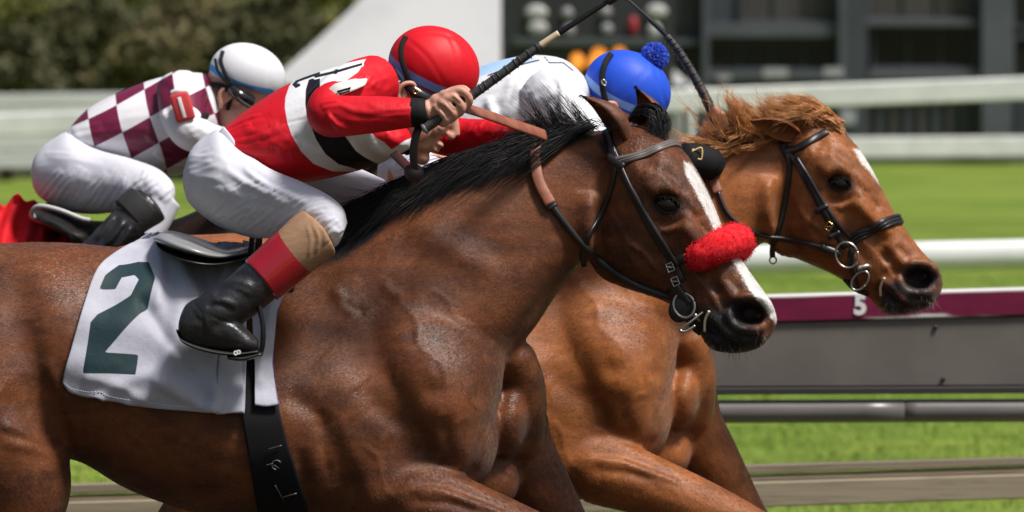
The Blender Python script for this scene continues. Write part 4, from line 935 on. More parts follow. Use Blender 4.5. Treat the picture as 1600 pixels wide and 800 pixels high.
# rein hand on the crest
mb.add(*ball(P(848, 207, .025), (.028, .03, .022), .3)); fist(mb, [[(846, 200, .03), (858, 204, .0), (853, 213, -.015)], [(844, 206, .03), (855, 211, -.005), (849, 219, -.015)], [(842, 211, .03), (850, 217, -.005), (845, 224, -.012)], [(838, 215, .03), (846, 223, .0), (841, 228, -.008)], [(850, 198, .035), (862, 199, .02), (866, 205, .01)]])
me = remesh(mb, .0034, 4, .5, -.35)
sculpt(me, [('r', [(682, 203), (690, 206), (697, 205)], 1.6, -1.5), ('r', [(684, 215), (690, 214), (698, 212)], 1.5, -3.0), ('r', [(680, 196), (684, 206), (684, 214)], 2.2, -1.5), ('b', [(700, 203)], 2.5, -2.5), ('r', [(664, 228), (672, 224), (680, 222)], 2.5, -1.5),
            ('r', [(704, 150), (713, 158), (720, 164)], 2.0, -3.5), ('r', [(696, 158), (706, 168), (712, 176)], 2.0, -3.5), ('r', [(688, 166), (698, 178), (702, 186)], 2.0, -3.5), ('r', [(676, 160), (690, 155), (702, 150)], 2.2, 1.6), ('r', [(674, 167), (684, 163), (694, 158)], 2.2, 1.4), ('b', [(684, 168)], 4, -2), ('b', [(708, 147)], 3.5, 2.2), ('b', [(699, 155)], 3.5, 2.2), ('b', [(690, 163)], 3.5, 2.0)], -.0)
append_mesh(me, ear_human(f1, 1.08))
put('body', me, M_SKIN, j1)
# jacket
mb = MB()
mb.add(*loft([(344, 206, 368, 250, 0, .118), (352, 198, 385, 268, 0, .140), (392, 167, 430, 285, 0, .168), (450, 131, 486, 284, 0, .185), (515, 107, 548, 270, 0, .195), (565, 97, 598, 254, 0, .19), (602, 96, 628, 232, 0, .15), (622, 108, 642, 205, 0, .10), (628, 130, 640, 180, 0, .06)], 60, 18))
mb.add(*limb([(590, 128, -.12, .068), (560, 140, -.18, .072), (528, 156, -.25, .064), (512, 170, -.30, .058)]))
mb.add(*limb([(600, 140, .10, .068), (640, 180, .17, .062), (680, 208, .22, .052)]))
mb.add(*ball(P(598, 212, -.10), (.075, .09, .05), .3))
me = remesh(mb, .0042, 6, .5, -.3)
sculpt(me, folds([[(352, 215), (385, 212), (420, 200)], [(356, 228), (395, 232), (430, 230)], [(366, 245), (400, 255), (440, 258)], [(380, 262), (420, 272), (460, 270)], [(350, 205), (380, 190), (410, 180)], [(348, 210), (372, 200), (395, 196)], [(358, 236), (385, 244), (410, 246)], [(372, 254), (400, 264), (425, 268)], [(352, 221), (380, 222), (408, 216)]], 2.8, 3.4) + folds(fan(9, (400, 190, 470, 250), 8, 60, 41), 4, 1.8) + folds(fan(7, (520, 110, 600, 130), 50, 34, 42), 3, 2.2) +
       folds([[(470, 215), (520, 235), (560, 240)], [(540, 215), (560, 240), (590, 252)], [(575, 215), (600, 235), (620, 228)], [(600, 205), (620, 215), (635, 212)], [(430, 240), (470, 255), (520, 262)]], 4, 3.2) +
       [('r', [(432, 196), (470, 187), (490, 183)], 1.8, -2.0), ('r', [(485, 180), (500, 200), (530, 208)], 6, -6), ('r', [(500, 140), (490, 165), (492, 185)], 5, -4), ('b', [(420, 225)], 26, 5), ('r', [(560, 105), (545, 125), (520, 140)], 4, -3.5), ('r', [(585, 105), (600, 120), (604, 140)], 4, -3)])
q = proj(get_co(me)); WB = [(452, 134), (446, 152), (445, 168), (449, 192), (456, 212), (470, 236), (490, 256), (520, 268), (560, 268), (552, 262), (528, 256), (508, 240), (493, 216), (484, 192), (480, 184), (477, 162), (478, 140), (484, 120), (470, 118)]
WB2 = [(500, 100), (534, 100), (572, 92), (560, 112), (535, 130), (510, 145), (498, 155), (496, 130)]
WB3 = [(532, 204), (560, 206), (578, 204), (586, 214), (600, 222), (612, 234), (632, 220), (646, 214), (640, 232), (600, 256), (588, 256), (570, 246), (556, 236), (546, 222)]
BB = [(478, 140), (477, 162), (480, 184), (486, 194), (494, 218), (509, 241), (530, 257), (556, 264), (585, 262), (620, 244), (645, 238), (640, 232), (600, 256), (588, 255), (570, 246), (556, 236), (546, 222), (532, 204), (520, 200), (500, 184), (484, 178), (500, 150), (500, 119), (484, 120)]
LET = [[(456, 132), (462, 134), (466, 128), (500, 116), (500, 112), (464, 124)], [(456, 132), (462, 138), (470, 134), (468, 130)], [(490, 118), (524, 110), (566, 98), (566, 102), (526, 114), (492, 122)], [(524, 108), (528, 108), (526, 116), (522, 116)]]
attr(me, 'white', np.maximum.reduce([sd_poly(q, WB), sd_poly(q, WB2), sd_poly(q, WB3)])); attr(me, 'black', sd_poly(q, BB)); attr(me, 'letter', np.max([sd_poly(q, l) for l in LET], axis=0)); attr(me, 'edge', np.max([sd_poly(q, l) for l in LET], axis=0) + 2.2)
put('jacket', me, M_SILKRED, j1)
mb = MB(); mb.add(*limb([(536, 150, -.245, .052), (518, 166, -.30, .056), (516, 180, -.335, .052), (545, 181, -.36, .048), (600, 178, -.378, .042), (648, 176, -.39, .034)], 40, 22)); me = remesh(mb, .004, 4, .5, -.3)
sculpt(me, folds([[(530, 162), (560, 170), (600, 168)], [(540, 188), (580, 186), (620, 184)], [(560, 172), (600, 175), (638, 172)], [(510, 175), (525, 190), (545, 196)], [(500, 165), (515, 160), (535, 160)], [(520, 195), (545, 200), (575, 196)], [(575, 163), (605, 166), (640, 164)]], 2.4, 2.6)); set_zero(me, 'white', 'black', 'letter', 'edge')
put('sleeve', me, M_SILKRED, j1)
mb = MB(); mb.add(*limb([(640, 180, .17, .06), (700, 212, .245, .052), (770, 213, .16, .042), (828, 210, .06, .034)], 40, 20)); me = remesh(mb, .005, 4, .5, -.3)
sculpt(me, folds(fan(8, (690, 195, 800, 205), 60, 30, 5), 3, 2.5)); set_zero(me, 'white', 'black', 'letter', 'edge'); put('sleeve', me, M_SILKRED, j1)
put('wristband', limb([(643, 176, -.388, .0345), (650, 176, -.39, .0345), (660, 175, -.392, .0325), (667, 174, -.394, .028)], 18, 24), M_BLACKCLOTH, j1)
put('wristband', limb([(826, 210, .06, .036), (840, 208, .045, .032)], 8, 20), M_BLACKCLOTH, j1)
flat_tape([(502, 154), (522, 143), (544, 135), (562, 129), (572, 125)], [-.325, -.342, -.335, -.305, -.27], np.interp(np.linspace(0, 1, 40), [0, .3, .75, 1], [.012, .034, .030, .006]), .004, mat('white_patch_cloth', (.62, .61, .60), rough=.6, bump=[(40, .3, .004)]), 'shoulder_patch', j1, (-.15, -1, .45))
mbp = MB()
for l in ([(527, 143, -.353), (548, 137, -.345)], [(530, 147, -.355), (546, 142, -.348)]): mbp.add(*tube([P(*p) for p in l], .0022, 6, 6))
put('patch_print', mbp, M_BLACKCLOTH, j1)
put('collar', tube([P(600, 108, -.05), P(598, 135, -.075), P(606, 160, -.07), P(625, 178, -.05)], [.03, .026, .026, .02], 12, 24), M_BLACKCLOTH, j1)
# breeches
mb = MB()
mb.add(*loft([(287, 268, 288, 296, -.02, .05), (300, 232, 296, 318, -.02, .12), (322, 212, 318, 338, -.03, .155), (347, 202, 348, 357, -.06, .165), (378, 232, 395, 372, -.12, .13), (420, 262, 440, 372, -.20, .095), (470, 283, 476, 372, -.26, .078), (512, 304, 505, 384, -.30, .066), (536, 325, 520, 388, -.315, .052), (543, 348, 530, 380, -.318, .03)], 60, 18))
mb.add(*limb([(350, 275, .08, .105), (430, 275, .2, .085), (520, 290, .28, .066), (592, 314, .31, .055)]))
mb.add(*loft([(344, 205, 362, 250, 0, .118), (352, 200, 384, 270, 0, .142), (360, 205, 392, 276, 0, .12)], 12, 14))
me = remesh(mb, .0042, 6, .5, -.3)
sculpt(me, folds(fan(9, (304, 228, 335, 340), 14, 62, 11), 2.8, 1.5) + folds(fan(14, (320, 318, 475, 352), 34, 66, 12, .06), 2.4, 1.9) + folds(fan(12, (370, 280, 505, 322), 24, 60, 13), 2.2, 2.2) + folds(fan(7, (490, 330, 530, 370), 35, 34, 14), 2.0, 2.6) + folds([[(380, 262), (420, 288), (480, 312)], [(350, 260), (400, 290), (450, 312)], [(300, 300), (330, 292), (380, 300)]], 3.2, 3.0) + [('r', [(365, 208), (380, 235), (394, 262)], 3.0, -3.0)])
put('breeches', me, M_BREECH, j1)
put('waistband', ribbon(cr([P(345, 206, -.10), P(356, 220, -.135), P(370, 243, -.145), P(384, 266, -.13)], 24), np.tile(np.array([[-.5, -1, .2]]), (24, 1)), .030, .004), M_BREECH, j1)
# leg: stocking, red cuff, boot, foot
mb = MB(); mb.add(*limb([(497, 363, -.328, .0665), (488, 370, -.332, .0668), (468, 387, -.338, .064), (448, 404, -.342, .060)], 40, 28)); me = remesh(mb, .004, 3, .5, -.3)
sculpt(me, folds([[(498, 345), (508, 362), (506, 384)], [(488, 348), (498, 370), (494, 395)], [(480, 350), (486, 375), (482, 400)], [(505, 350), (513, 366), (510, 380)]], 1.8, 1.1)); put('stocking', me, M_TAN, j1)
mb = MB(); mb.add(*limb([(464, 390, -.335, .0625), (450, 402, -.34, .064), (425, 424, -.35, .0615), (408, 438, -.356, .0600)], 30, 28)); put('boot_cuff', mb, M_BOOTRED, j1)
mb = MB()
mb.add(*limb([(432, 418, -.348, .052), (405, 440, -.357, .0555), (370, 468, -.366, .055), (338, 488, -.372, .054), (318, 502, -.374, .050)], 40, 24))
mb.add(*loft([(282, 492, 278, 516, -.375, .026), (292, 474, 284, 534, -.375, .036), (318, 462, 305, 546, -.375, .042), (345, 468, 335, 550, -.377, .042), (366, 492, 364, 552, -.379, .042), (388, 516, 388, 553, -.38, .04), (404, 530, 404, 549, -.38, .028)], 40, 16))
me = remesh(mb, .004, 6, .5, -.3)
sculpt(me, [('r', [(300, 470), (314, 490), (318, 520), (312, 540)], 1.8, -2.2), ('r', [(318, 488), (345, 500), (380, 512), (398, 530)], 1.6, -2.0), ('r', [(330, 470), (350, 470), (372, 480)], 4, 4), ('r', [(335, 462), (352, 452), (380, 458)], 3.6, -3.5), ('r', [(345, 445), (372, 440), (398, 452)], 3.6, 3.5), ('r', [(350, 458), (375, 452), (395, 462)], 3.4, 3), ('r', [(322, 480), (340, 476), (366, 486)], 3.2, -3.4), ('r', [(360, 425), (385, 430), (405, 440)], 4, -2.5), ('r', [(300, 505), (320, 512), (350, 528)], 5, 2)])
put('boot', me, M_BOOT, j1)
put('boot_sole', loft([(276, 514, 278, 522, -.377, .026), (286, 528, 288, 537, -.377, .036), (320, 541, 322, 550, -.378, .042), (364, 548, 365, 556, -.38, .042), (404, 545, 405, 552, -.381, .03)], 30, 10), mat('black_sole_rubber', (.010, .010, .010), rough=.6), j1)
# helmet and what hangs on it
h1 = cap((678, 105), -.03, .1135, .099, .098, math.radians(24), -.064, [[(612, 76), (660, 52), (715, 62), (744, 110)], [(690, 42), (712, 80), (716, 140)], [(632, 58), (668, 90), (700, 140)]], [(604, 88), (626, 108), (660, 128), (692, 142), (722, 149), (752, 153)], 6.0, M_CAPRED, j1)
flat_tape([(634, 57), (627, 74), (628, 96), (638, 122), (646, 140)], [-.105, -.12, -.13, -.13, -.12], .013, .003, M_BLACKCLOTH, 'chin_strap', h1)
put('goggles', limb([(632, 128, -.115, .014), (650, 146, -.122, .020), (666, 156, -.115, .022), (682, 160, -.09, .02), (694, 164, -.05, .015)], 24, 16), M_PLASTIC, j1)
put('hood', limb([(606, 112, -.095, .022), (616, 132, -.105, .028), (612, 158, -.095, .026), (628, 172, -.08, .018)], 24, 16), mat('navy_hood', (.012, .016, .05), rough=.7), j1)
star = MB(); sc_ = P(621, 128, -.136); ang = [math.pi / 2 + i * math.pi / 5 for i in range(10)]
star.add(np.array([sc_ + np.array([math.cos(a) * r, (-.001 if i % 2 else -.003), math.sin(a) * r]) for i, a in enumerate(ang) for r in [(.009 if i % 2 == 0 else .0038)]] + [sc_ + np.array([0, -.004, 0])]), [(10, i, (i + 1) % 10) for i in range(10)])
put('hood_star', star, M_WHITEPRINT, j1)
put('strap_clip', ring(P(650, 143, -.142), .006, .0018), M_BRASS, j1)
put('armhole_band', limb([(628, 214, -.10, .018), (640, 226, -.10, .016), (632, 236, -.09, .014)], 14, 12), M_BLACKCLOTH, j1)

def whip(label, pts, Y, parts, loc):
    """parts: (name, t0, t1, radius px at start, at end, material)"""
    w = thing('riding_whip', label, 'whip', tuple(P(*loc, Y[0])), 'riding whips'); p = cr([P(x, y, Y[0] + (Y[1] - Y[0]) * i / (len(pts) - 1)) for i, (x, y) in enumerate(pts)], 60)
    for name, t0, t1, r0, r1, m in parts:
        k = p[int(t0 * 59):int(t1 * 59) + 1]; put(name, tube(k, np.linspace(r0, r1, len(k)) * pxm(Y[0]), 10, len(k) * 2), m, w)
    return w, p
M_GRIP = mat('taped_whip_grip', (.028, .027, .029), rough=.5, col2=(.05, .048, .05), nscale=40, bump=[(120, .4, .002)])
M_SHAFT = mat('whip_shaft_black', (.008, .008, .009), rough=.28)
w1, wp = whip('long black whip with a tan band held by the red jockey', [(662, 202), (700, 176), (775, 122), (855, 64), (935, 12), (985, -22)], (-.405, -.405), [('grip', 0, .58, 8.5, 7.0, M_GRIP), ('band', .575, .66, 6.2, 5.4, mat('tan_whip_band', (.52, .42, .28), rough=.5)), ('shaft', .65, .86, 5.0, 4.0, M_SHAFT), ('flap', .86, 1.0, 8.0, 8.5, M_SHAFT), ('butt_cap', 0, .03, 10.0, 9.5, mat('grip_cap', (.12, .125, .13), rough=.4))], (695, 170))
def wrap(w, p, t0, t1, n, r, m, Y):
    for i in range(n):
        c = p[int((t0 + (t1 - t0) * i / (n - 1)) * 59)]; d = unit(p[min(59, int((t0 + (t1 - t0) * i / (n - 1)) * 59) + 1)] - c + 1e-6); x = unit(np.cross(d, [0, 1, 0])); a = np.linspace(0, 2 * math.pi, 16)
        put('grip_wrap', tube([c + r * pxm(Y) * (math.cos(t) * x + math.sin(t) * np.array([0, 1.0, 0])) + d * .004 * t / 6.3 for t in a], .0016, 6, 16), m, w)
wrap(w1, wp, .26, .56, 12, 7.6, M_GRIP, -.4)

# stirrup of the near boot
stir = thing('stirrup', 'black stirrup iron holding the red jockey boot', 'stirrup', tuple(P(390, 520, -.38)))
put('stirrup_iron', tube([P(372, 556, -.40), P(405, 552, -.40), P(411, 520, -.40), P(405, 480, -.39), P(394, 462, -.385), P(384, 480, -.36), P(372, 520, -.345), P(366, 555, -.35)], .0062, 8, 60), mat('stirrup_black_alloy', (.02, .02, .022), rough=.25, metal=.6), stir)
put('tread', loft([(356, 553, 358, 562, -.38, .04), (380, 554, 382, 564, -.38, .044), (410, 548, 410, 556, -.38, .04)], 12, 8), M_LEATHER, stir)
def text(name, s, loc, size, rot, m, parent, ext=.001, off=0.0, sx=1.0):
    cu = bpy.data.curves.new(name, 'FONT'); cu.body = s; cu.size = size; cu.extrude = ext; cu.offset = off; cu.align_x = 'CENTER'; cu.align_y = 'CENTER'
    o = bpy.data.objects.new('t', cu); COL.objects.link(o); dg = bpy.context.evaluated_depsgraph_get(); me = bpy.data.meshes.new_from_object(o.evaluated_get(dg)); bpy.data.objects.remove(o); bpy.data.curves.remove(cu)
    R = np.array(Matrix.Rotation(rot[1], 3, 'Y')) @ np.array(Matrix.Rotation(rot[0], 3, 'X')); v = get_co(me); v[:, 0] *= sx; set_co(me, v @ R.T + np.asarray(loc)); return put(name, me, m, parent, False)
text('numeral', '8', P(370, 551, -.428), .024, (math.radians(90), math.radians(72)), M_WHITEPRINT, stir, .001, .0006)

# ------------------------------------------------------------------ blue cap jockey on the chestnut
j2 = thing('person', 'jockey in white silks with blue helmet and pompom behind bay horse ears', 'person', tuple(P(640, 250, .98)), 'jockeys crouched on the racehorses')
Y2 = .98; th2 = math.radians(34); f2 = frame(945, 178, Y2 - .02, th2, 1.08)
mb = MB(); head_shapes(mb, f2, th2, 1.08); mb.add(*tube([f2(0, -.02), f2(-.04, -.06), P(880, 190, Y2), P(840, 190, Y2)], [.055, .055, .06, .08], 14))
mb.add(*loft([(610, 225, 640, 290, Y2, .10), (700, 165, 720, 262, Y2, .14), (800, 130, 815, 240, Y2, .15), (880, 130, 885, 215, Y2, .12)], 24, 12))
mb.add(*limb([(865, 160, Y2 - .15, .05), (930, 235, Y2 - .25, .042), (1000, 270, Y2 - .22, .036), (1085, 256, Y2 - .1, .028), (1105, 256, Y2 - .08, .028), (1120, 262, Y2 - .08, .02)]))
mb.add(*limb([(870, 170, Y2 + .15, .05), (970, 262, Y2 + .25, .042), (1055, 260, Y2 + .2, .034), (1106, 210, Y2 + .14, .026), (1118, 186, Y2 + .12, .028)]))
fist(mb, [[(1108, 178, 1.11), (1124, 176, 1.07), (1130, 184, 1.06), (1122, 190, 1.08)], [(1110, 184, 1.11), (1128, 184, 1.07), (1134, 192, 1.06), (1124, 197, 1.08)], [(1110, 191, 1.11), (1128, 192, 1.07), (1133, 199, 1.06), (1124, 203, 1.08)], [(1110, 197, 1.11), (1126, 200, 1.07), (1130, 206, 1.06), (1122, 208, 1.08)], [(1106, 182, 1.12), (1112, 172, 1.09), (1122, 170, 1.07)]], .010)
for s in (-1, 1): mb.add(*limb([(640, 265, Y2 + .1 * s, .085), (730, 300, Y2 + .24 * s, .06), (800, 335, Y2 + .31 * s, .048), (750, 390, Y2 + .33 * s, .042), (660, 460, Y2 + .37 * s, .034), (720, 510, Y2 + .38 * s, .025)]))
me = remesh(mb, .005, 4, .5, -.3); append_mesh(me, ear_human(f2, 1.08)); put('body', me, M_SKIN, j2)
mb = MB()
mb.add(*loft([(604, 205, 630, 275, Y2, .13), (650, 158, 680, 285, Y2, .165), (710, 122, 735, 280, Y2, .18), (770, 97, 790, 262, Y2, .19), (830, 86, 845, 245, Y2, .195), (880, 92, 885, 225, Y2, .185), (912, 118, 905, 205, Y2, .13), (928, 140, 915, 190, Y2, .06)], 50, 16))
mb.add(*limb([(850, 140, Y2 - .14, .08), (890, 185, Y2 - .22, .07), (935, 238, Y2 - .26, .058), (1000, 272, Y2 - .22, .048), (1070, 260, Y2 - .12, .038)]))
mb.add(*limb([(860, 150, Y2 + .14, .075), (920, 205, Y2 + .22, .066), (975, 262, Y2 + .26, .056), (1050, 262, Y2 + .2, .044), (1090, 232, Y2 + .16, .034)]))
me = remesh(mb, .005, 6, .5, -.3)
sculpt(me, folds([[(760, 210), (790, 160), (800, 120)], [(790, 220), (820, 175), (825, 140)], [(830, 150), (850, 135), (870, 140)], [(840, 175), (865, 150), (890, 155)], [(760, 150), (772, 180), (768, 220)], [(870, 120), (880, 150), (876, 190)], [(700, 210), (730, 200), (760, 215)]], 5, 5))
q = proj(get_co(me)); attr(me, 'white', sd_poly(q, [(730, 112), (756, 98), (790, 92), (820, 88), (838, 92), (800, 104), (770, 112), (740, 124)])); attr(me, 'black', np.maximum(1.2 - poly_dist(q, [(762, 118), (800, 104), (842, 94)])[0], 1.0 - poly_dist(q, [(850, 88), (858, 98), (880, 98), (895, 110)])[0])); put('jacket', me, M_SILKWHITE, j2)
put('cuff', limb([(1068, 250, Y2 - .12, .045), (1090, 252, Y2 - .10, .047), (1110, 258, Y2 - .085, .044), (1122, 268, Y2 - .08, .032)], 20, 20), M_BLACKCLOTH, j2, label='black cuff with gold emblem')
mbp = MB(); c = np.array(P(1093, 240, Y2 - .155))
mbp.add(*tube([P(1080, 237, Y2 - .150), P(1096, 231, Y2 - .150), P(1096, 248, Y2 - .150), P(1090, 248, Y2 - .150)], .0022, 6, 24)); mbp.add(*ball(P(1082, 243, Y2 - .148), (.008, .003, .006), .3)); mbp.add(*ball(P(1083, 236, Y2 - .146), (.004, .003, .006), 0))
put('cuff_emblem', mbp, M_GOLD, j2)
mb = MB(); mb.add(*loft([(592, 250, 590, 280, Y2, .08), (606, 215, 604, 305, Y2, .15), (632, 208, 640, 325, Y2 - .05, .16), (680, 235, 700, 345, Y2 - .14, .12), (740, 268, 745, 360, Y2 - .24, .085), (800, 300, 790, 370, Y2 - .31, .06), (822, 330, 806, 370, Y2 - .32, .03)], 40, 16)); mb.add(*limb([(640, 275, Y2 + .1, .10), (730, 300, Y2 + .24, .075), (800, 335, Y2 + .31, .055)]))
me = remesh(mb, .005, 6, .5, -.3); sculpt(me, folds(fan(12, (610, 230, 740, 300), 25, 50, 22), 3, 4)); put('breeches', me, M_BREECH, j2)
for s in (-1, 1): put('boot', limb([(795, 345, Y2 + .31 * s, .058), (750, 390, Y2 + .34 * s, .056), (672, 452, Y2 + .38 * s, .046), (680, 480, Y2 + .38 * s, .04), (740, 500, Y2 + .385 * s, .03)], 40, 18), M_BOOT, j2)
h2 = cap((981, 138), Y2 - .02, .118, .098, .098, math.radians(26), -.060, [[(915, 120), (960, 86), (1010, 84), (1046, 130)], [(1020, 92), (1030, 130), (1046, 180)], [(1014, 108), (980, 140), (950, 162)]], [(912, 120), (934, 140), (958, 156), (990, 170), (1024, 180)], 5.8, M_CAPBLUE, j2)
flat_tape([(955, 84), (946, 98), (941, 118), (942, 140), (948, 166)], [Y2 - .07, Y2 - .10, Y2 - .115, Y2 - .12, Y2 - .115], .016, .003, M_BLACKCLOTH, 'chin_strap', h2)
put('strap_clip', ring(P(944, 129, Y2 - .13), .0085, .0018, (0, -1, 0), .55, .5), M_STEEL, h2)
M_POM = mat('blue_wool', (.018, .07, .58), rough=.8, spec=.2, sheen=.4, col2=(.05, .16, .78), nscale=50)
pc = P(1023, 88, Y2 - .03); pm_ = MB(); pm_.add(*ball(pc, (.028, .028, .027), 0, 10, 14))
for i in range(1500):
    d = unit(RNG.normal(size=3)); b = pc + d * .02; L = RNG.uniform(.014, .0205); d2 = unit(d + RNG.normal(size=3) * .18); s = unit(np.cross(d, RNG.normal(size=3))) * .0014; u2 = np.cross(d, s)
    e = b + d2 * L; pm_.add(np.array([b + s, b - s * .5 + u2, b - s * .5 - u2, e + s * .8, e - s * .4 + u2 * .8, e - s * .4 - u2 * .8]), [(0, 1, 4, 3), (1, 2, 5, 4), (2, 0, 3, 5), (3, 4, 5)])
put('pompom', pm_, M_POM, h2, False, label='fluffy blue wool pompom')
w2, wp2 = whip('black wrapped whip raised by the blue helmet jockey', [(1122, 198), (1100, 148), (1068, 92), (1040, 55), (1005, 22), (975, -4), (955, -14)], (1.085, 1.085), [('grip', 0, .50, 8.5, 6.5, M_GRIP), ('shaft', .49, .90, 4.2, 3.2, M_SHAFT), ('flap', .86, 1.0, 6.0, 7.0, M_SHAFT)], (1115, 185))
wrap(w2, wp2, .12, .46, 13, 7.8, M_SHAFT, 1.08)
put('sleeve_badge', ball(P(915, 184, Y2 - .27), (.012, .008, .014), .3), mat('yellow_badge', (.75, .42, .02), rough=.6), j2)

# ------------------------------------------------------------------ chequered jockey on the far horse
j3 = thing('person', 'jockey in maroon and white chequered silks with white helmet', 'person', tuple(P(110, 280, 2.05)), 'jockeys crouched on the racehorses')
Y3 = 2.0; th3 = math.radians(30); f3 = frame(352, 152, Y3 - .03, th3, 1.0)
mb = MB(); head_shapes(mb, f3, th3, 1.0); mb.add(*tube([f3(0, -.02), f3(-.03, -.06), P(320, 190, Y3), P(290, 190, Y3)], [.052, .052, .058, .08], 14))
mb.add(*loft([(85, 235, 100, 275, Y3, .10), (170, 180, 185, 245, Y3, .14), (250, 150, 262, 245, Y3, .15), (315, 150, 320, 205, Y3, .11)], 24, 12))
mb.add(*limb([(290, 150, Y3 - .16, .045), (295, 200, Y3 - .26, .04), (350, 225, Y3 - .2, .034), (430, 235, Y3 - .08, .026), (450, 240, Y3 - .06, .03), (462, 246, Y3 - .05, .02)]))
mb.add(*limb([(300, 160, Y3 + .14, .045), (330, 215, Y3 + .24, .04), (400, 240, Y3 + .14, .034), (450, 240, Y3 + .06, .03), (464, 246, Y3 + .05, .02)]))
for s in (-1, 1): mb.add(*limb([(100, 268, Y3 + .1 * s, .07), (180, 288, Y3 + .24 * s, .045), (246, 307, Y3 + .305 * s, .034), (215, 345, Y3 + .34 * s, .036), (150, 400, Y3 + .37 * s, .034), (200, 430, Y3 + .38 * s, .025)]))
me = remesh(mb, .005, 4, .5, -.3); append_mesh(me, ear_human(f3, 1.0)); put('body', me, M_SKIN, j3)
m = bpy.data.materials.new('maroon_white_check_silk'); m.use_nodes = True; nt = m.node_tree; bs = nt.nodes['Principled BSDF']; bs.inputs['Roughness'].default_value = .45
au = nt.nodes.new('ShaderNodeAttribute'); au.attribute_name = 'cu'; av = nt.nodes.new('ShaderNodeAttribute'); av.attribute_name = 'cv'; cx = nt.nodes.new('ShaderNodeCombineXYZ'); cx.inputs[2].default_value = .5
nt.links.new(au.outputs['Fac'], cx.inputs[0]); nt.links.new(av.outputs['Fac'], cx.inputs[1]); ck = nt.nodes.new('ShaderNodeTexChecker'); ck.inputs['Scale'].default_value = 1.0; ck.inputs[1].default_value = (.15, .008, .04, 1); ck.inputs[2].default_value = (.70, .69, .73, 1)
nt.links.new(cx.outputs[0], ck.inputs[0]); nt.links.new(ck.outputs[0], bs.inputs['Base Color']); nz = nt.nodes.new('ShaderNodeTexNoise'); nz.inputs['Scale'].default_value = 18; bp = nt.nodes.new('ShaderNodeBump'); bp.inputs['Strength'].default_value = .3; bp.inputs['Distance'].default_value = .008
tcn = nt.nodes.new('ShaderNodeTexCoord'); nt.links.new(tcn.outputs['Object'], nz.inputs['Vector']); nt.links.new(nz.outputs['Fac'], bp.inputs['Height']); nt.links.new(bp.outputs[0], bs.inputs['Normal']); M_CHECK = m
def checks(me):
    q = proj(get_co(me)) - np.array([185.0, 159.0]); A = np.linalg.inv(np.array([[44.0, 9.0], [-21.0, 43.0]])); uv = q @ A.T + 20.0
    attr(me, 'cu', uv[:, 0] + .10 * np.sin(uv[:, 1] * 1.3)); attr(me, 'cv', uv[:, 1] + .10 * np.sin(uv[:, 0] * .9))
mb = MB()
mb.add(*loft([(105, 208, 118, 232, Y3, .11), (112, 196, 132, 246, Y3, .135), (140, 168, 166, 252, Y3, .16), (190, 142, 215, 262, Y3, .185), (245, 122, 265, 276, Y3, .195), (298, 113, 310, 262, Y3, .19), (330, 120, 342, 220, Y3, .14), (346, 150, 350, 200, Y3, .07)], 50, 16))
mb.add(*limb([(285, 142, Y3 - .14, .075), (283, 165, Y3 - .20, .066), (286, 190, Y3 - .25, .058)])); mb.add(*limb([(300, 150, Y3 + .14, .07), (330, 212, Y3 + .24, .055), (400, 238, Y3 + .15, .042)]))
me = remesh(mb, .005, 6, .5, -.3); sculpt(me, folds([[(112, 205), (135, 200), (160, 195)], [(115, 215), (140, 215), (165, 212)], [(118, 225), (140, 232), (170, 232)], [(225, 200), (250, 225), (280, 240)], [(240, 240), (265, 250), (290, 245)], [(255, 170), (262, 190), (270, 215)], [(150, 240), (200, 250), (250, 262)]], 3.5, 4.0) + [('r', [(258, 128), (262, 150), (258, 190)], 5, -5)]); checks(me); put('jacket', me, M_CHECK, j3)
me = remesh(MB().add(*limb([(284, 186, Y3 - .25, .055), (296, 204, Y3 - .275, .055), (325, 218, Y3 - .24, .048), (380, 230, Y3 - .14, .042), (430, 236, Y3 - .08, .034)], 40, 20)), .005, 4); sculpt(me, folds([[(290, 200), (305, 196), (322, 200)], [(300, 215), (318, 210), (336, 208)]], 3, 3)); put('sleeve', me, mat('white_sleeve_silk', (.68, .68, .72), rough=.45, bump=[(24, .3, .006)]), j3)
pv, pf = box((0, 0, 0), (.056, .016, .082), 0, .007); R = np.array(Matrix.Rotation(math.radians(-16), 3, 'Y'))
ab = put('armband', (pv @ R.T + P(285, 167, Y3 - .325), pf), mat('red_armband', (.58, .05, .055), rough=.4), j3)
pv, pf = box((0, 0, 0), (.010, .003, .060), 0, .001); put('armband_stripe', (pv @ R.T + P(284, 168, Y3 - .334), pf), M_WHITEPRINT, ab)
put('armband_strap', limb([(268, 196, Y3 - .26, .009), (276, 199, Y3 - .292, .011), (292, 196, Y3 - .308, .011), (308, 189, Y3 - .298, .011), (322, 181, Y3 - .25, .010)], 24, 10), M_BLACKCLOTH, j3); put('armband_tab', limb([(268, 146, Y3 - .31, .008), (278, 142, Y3 - .315, .009), (288, 142, Y3 - .31, .008)], 10, 8), M_WHITEPRINT, j3)
mb = MB(); mb.add(*loft([(50, 262, 52, 285, Y3, .06), (60, 236, 60, 305, Y3 - .01, .13), (84, 216, 84, 322, Y3 - .03, .165), (112, 206, 112, 332, Y3 - .07, .165), (150, 232, 150, 335, Y3 - .15, .12), (200, 246, 195, 332, Y3 - .24, .09), (245, 262, 230, 340, Y3 - .29, .075), (270, 285, 250, 345, Y3 - .31, .058), (274, 305, 256, 345, Y3 - .315, .03)], 50, 18)); mb.add(*limb([(100, 265, Y3 + .1, .10), (180, 285, Y3 + .24, .075), (258, 305, Y3 + .31, .055)])); mb.add(*limb([(252, 310, Y3 - .31, .058), (236, 345, Y3 - .33, .055), (222, 372, Y3 - .35, .05)]))
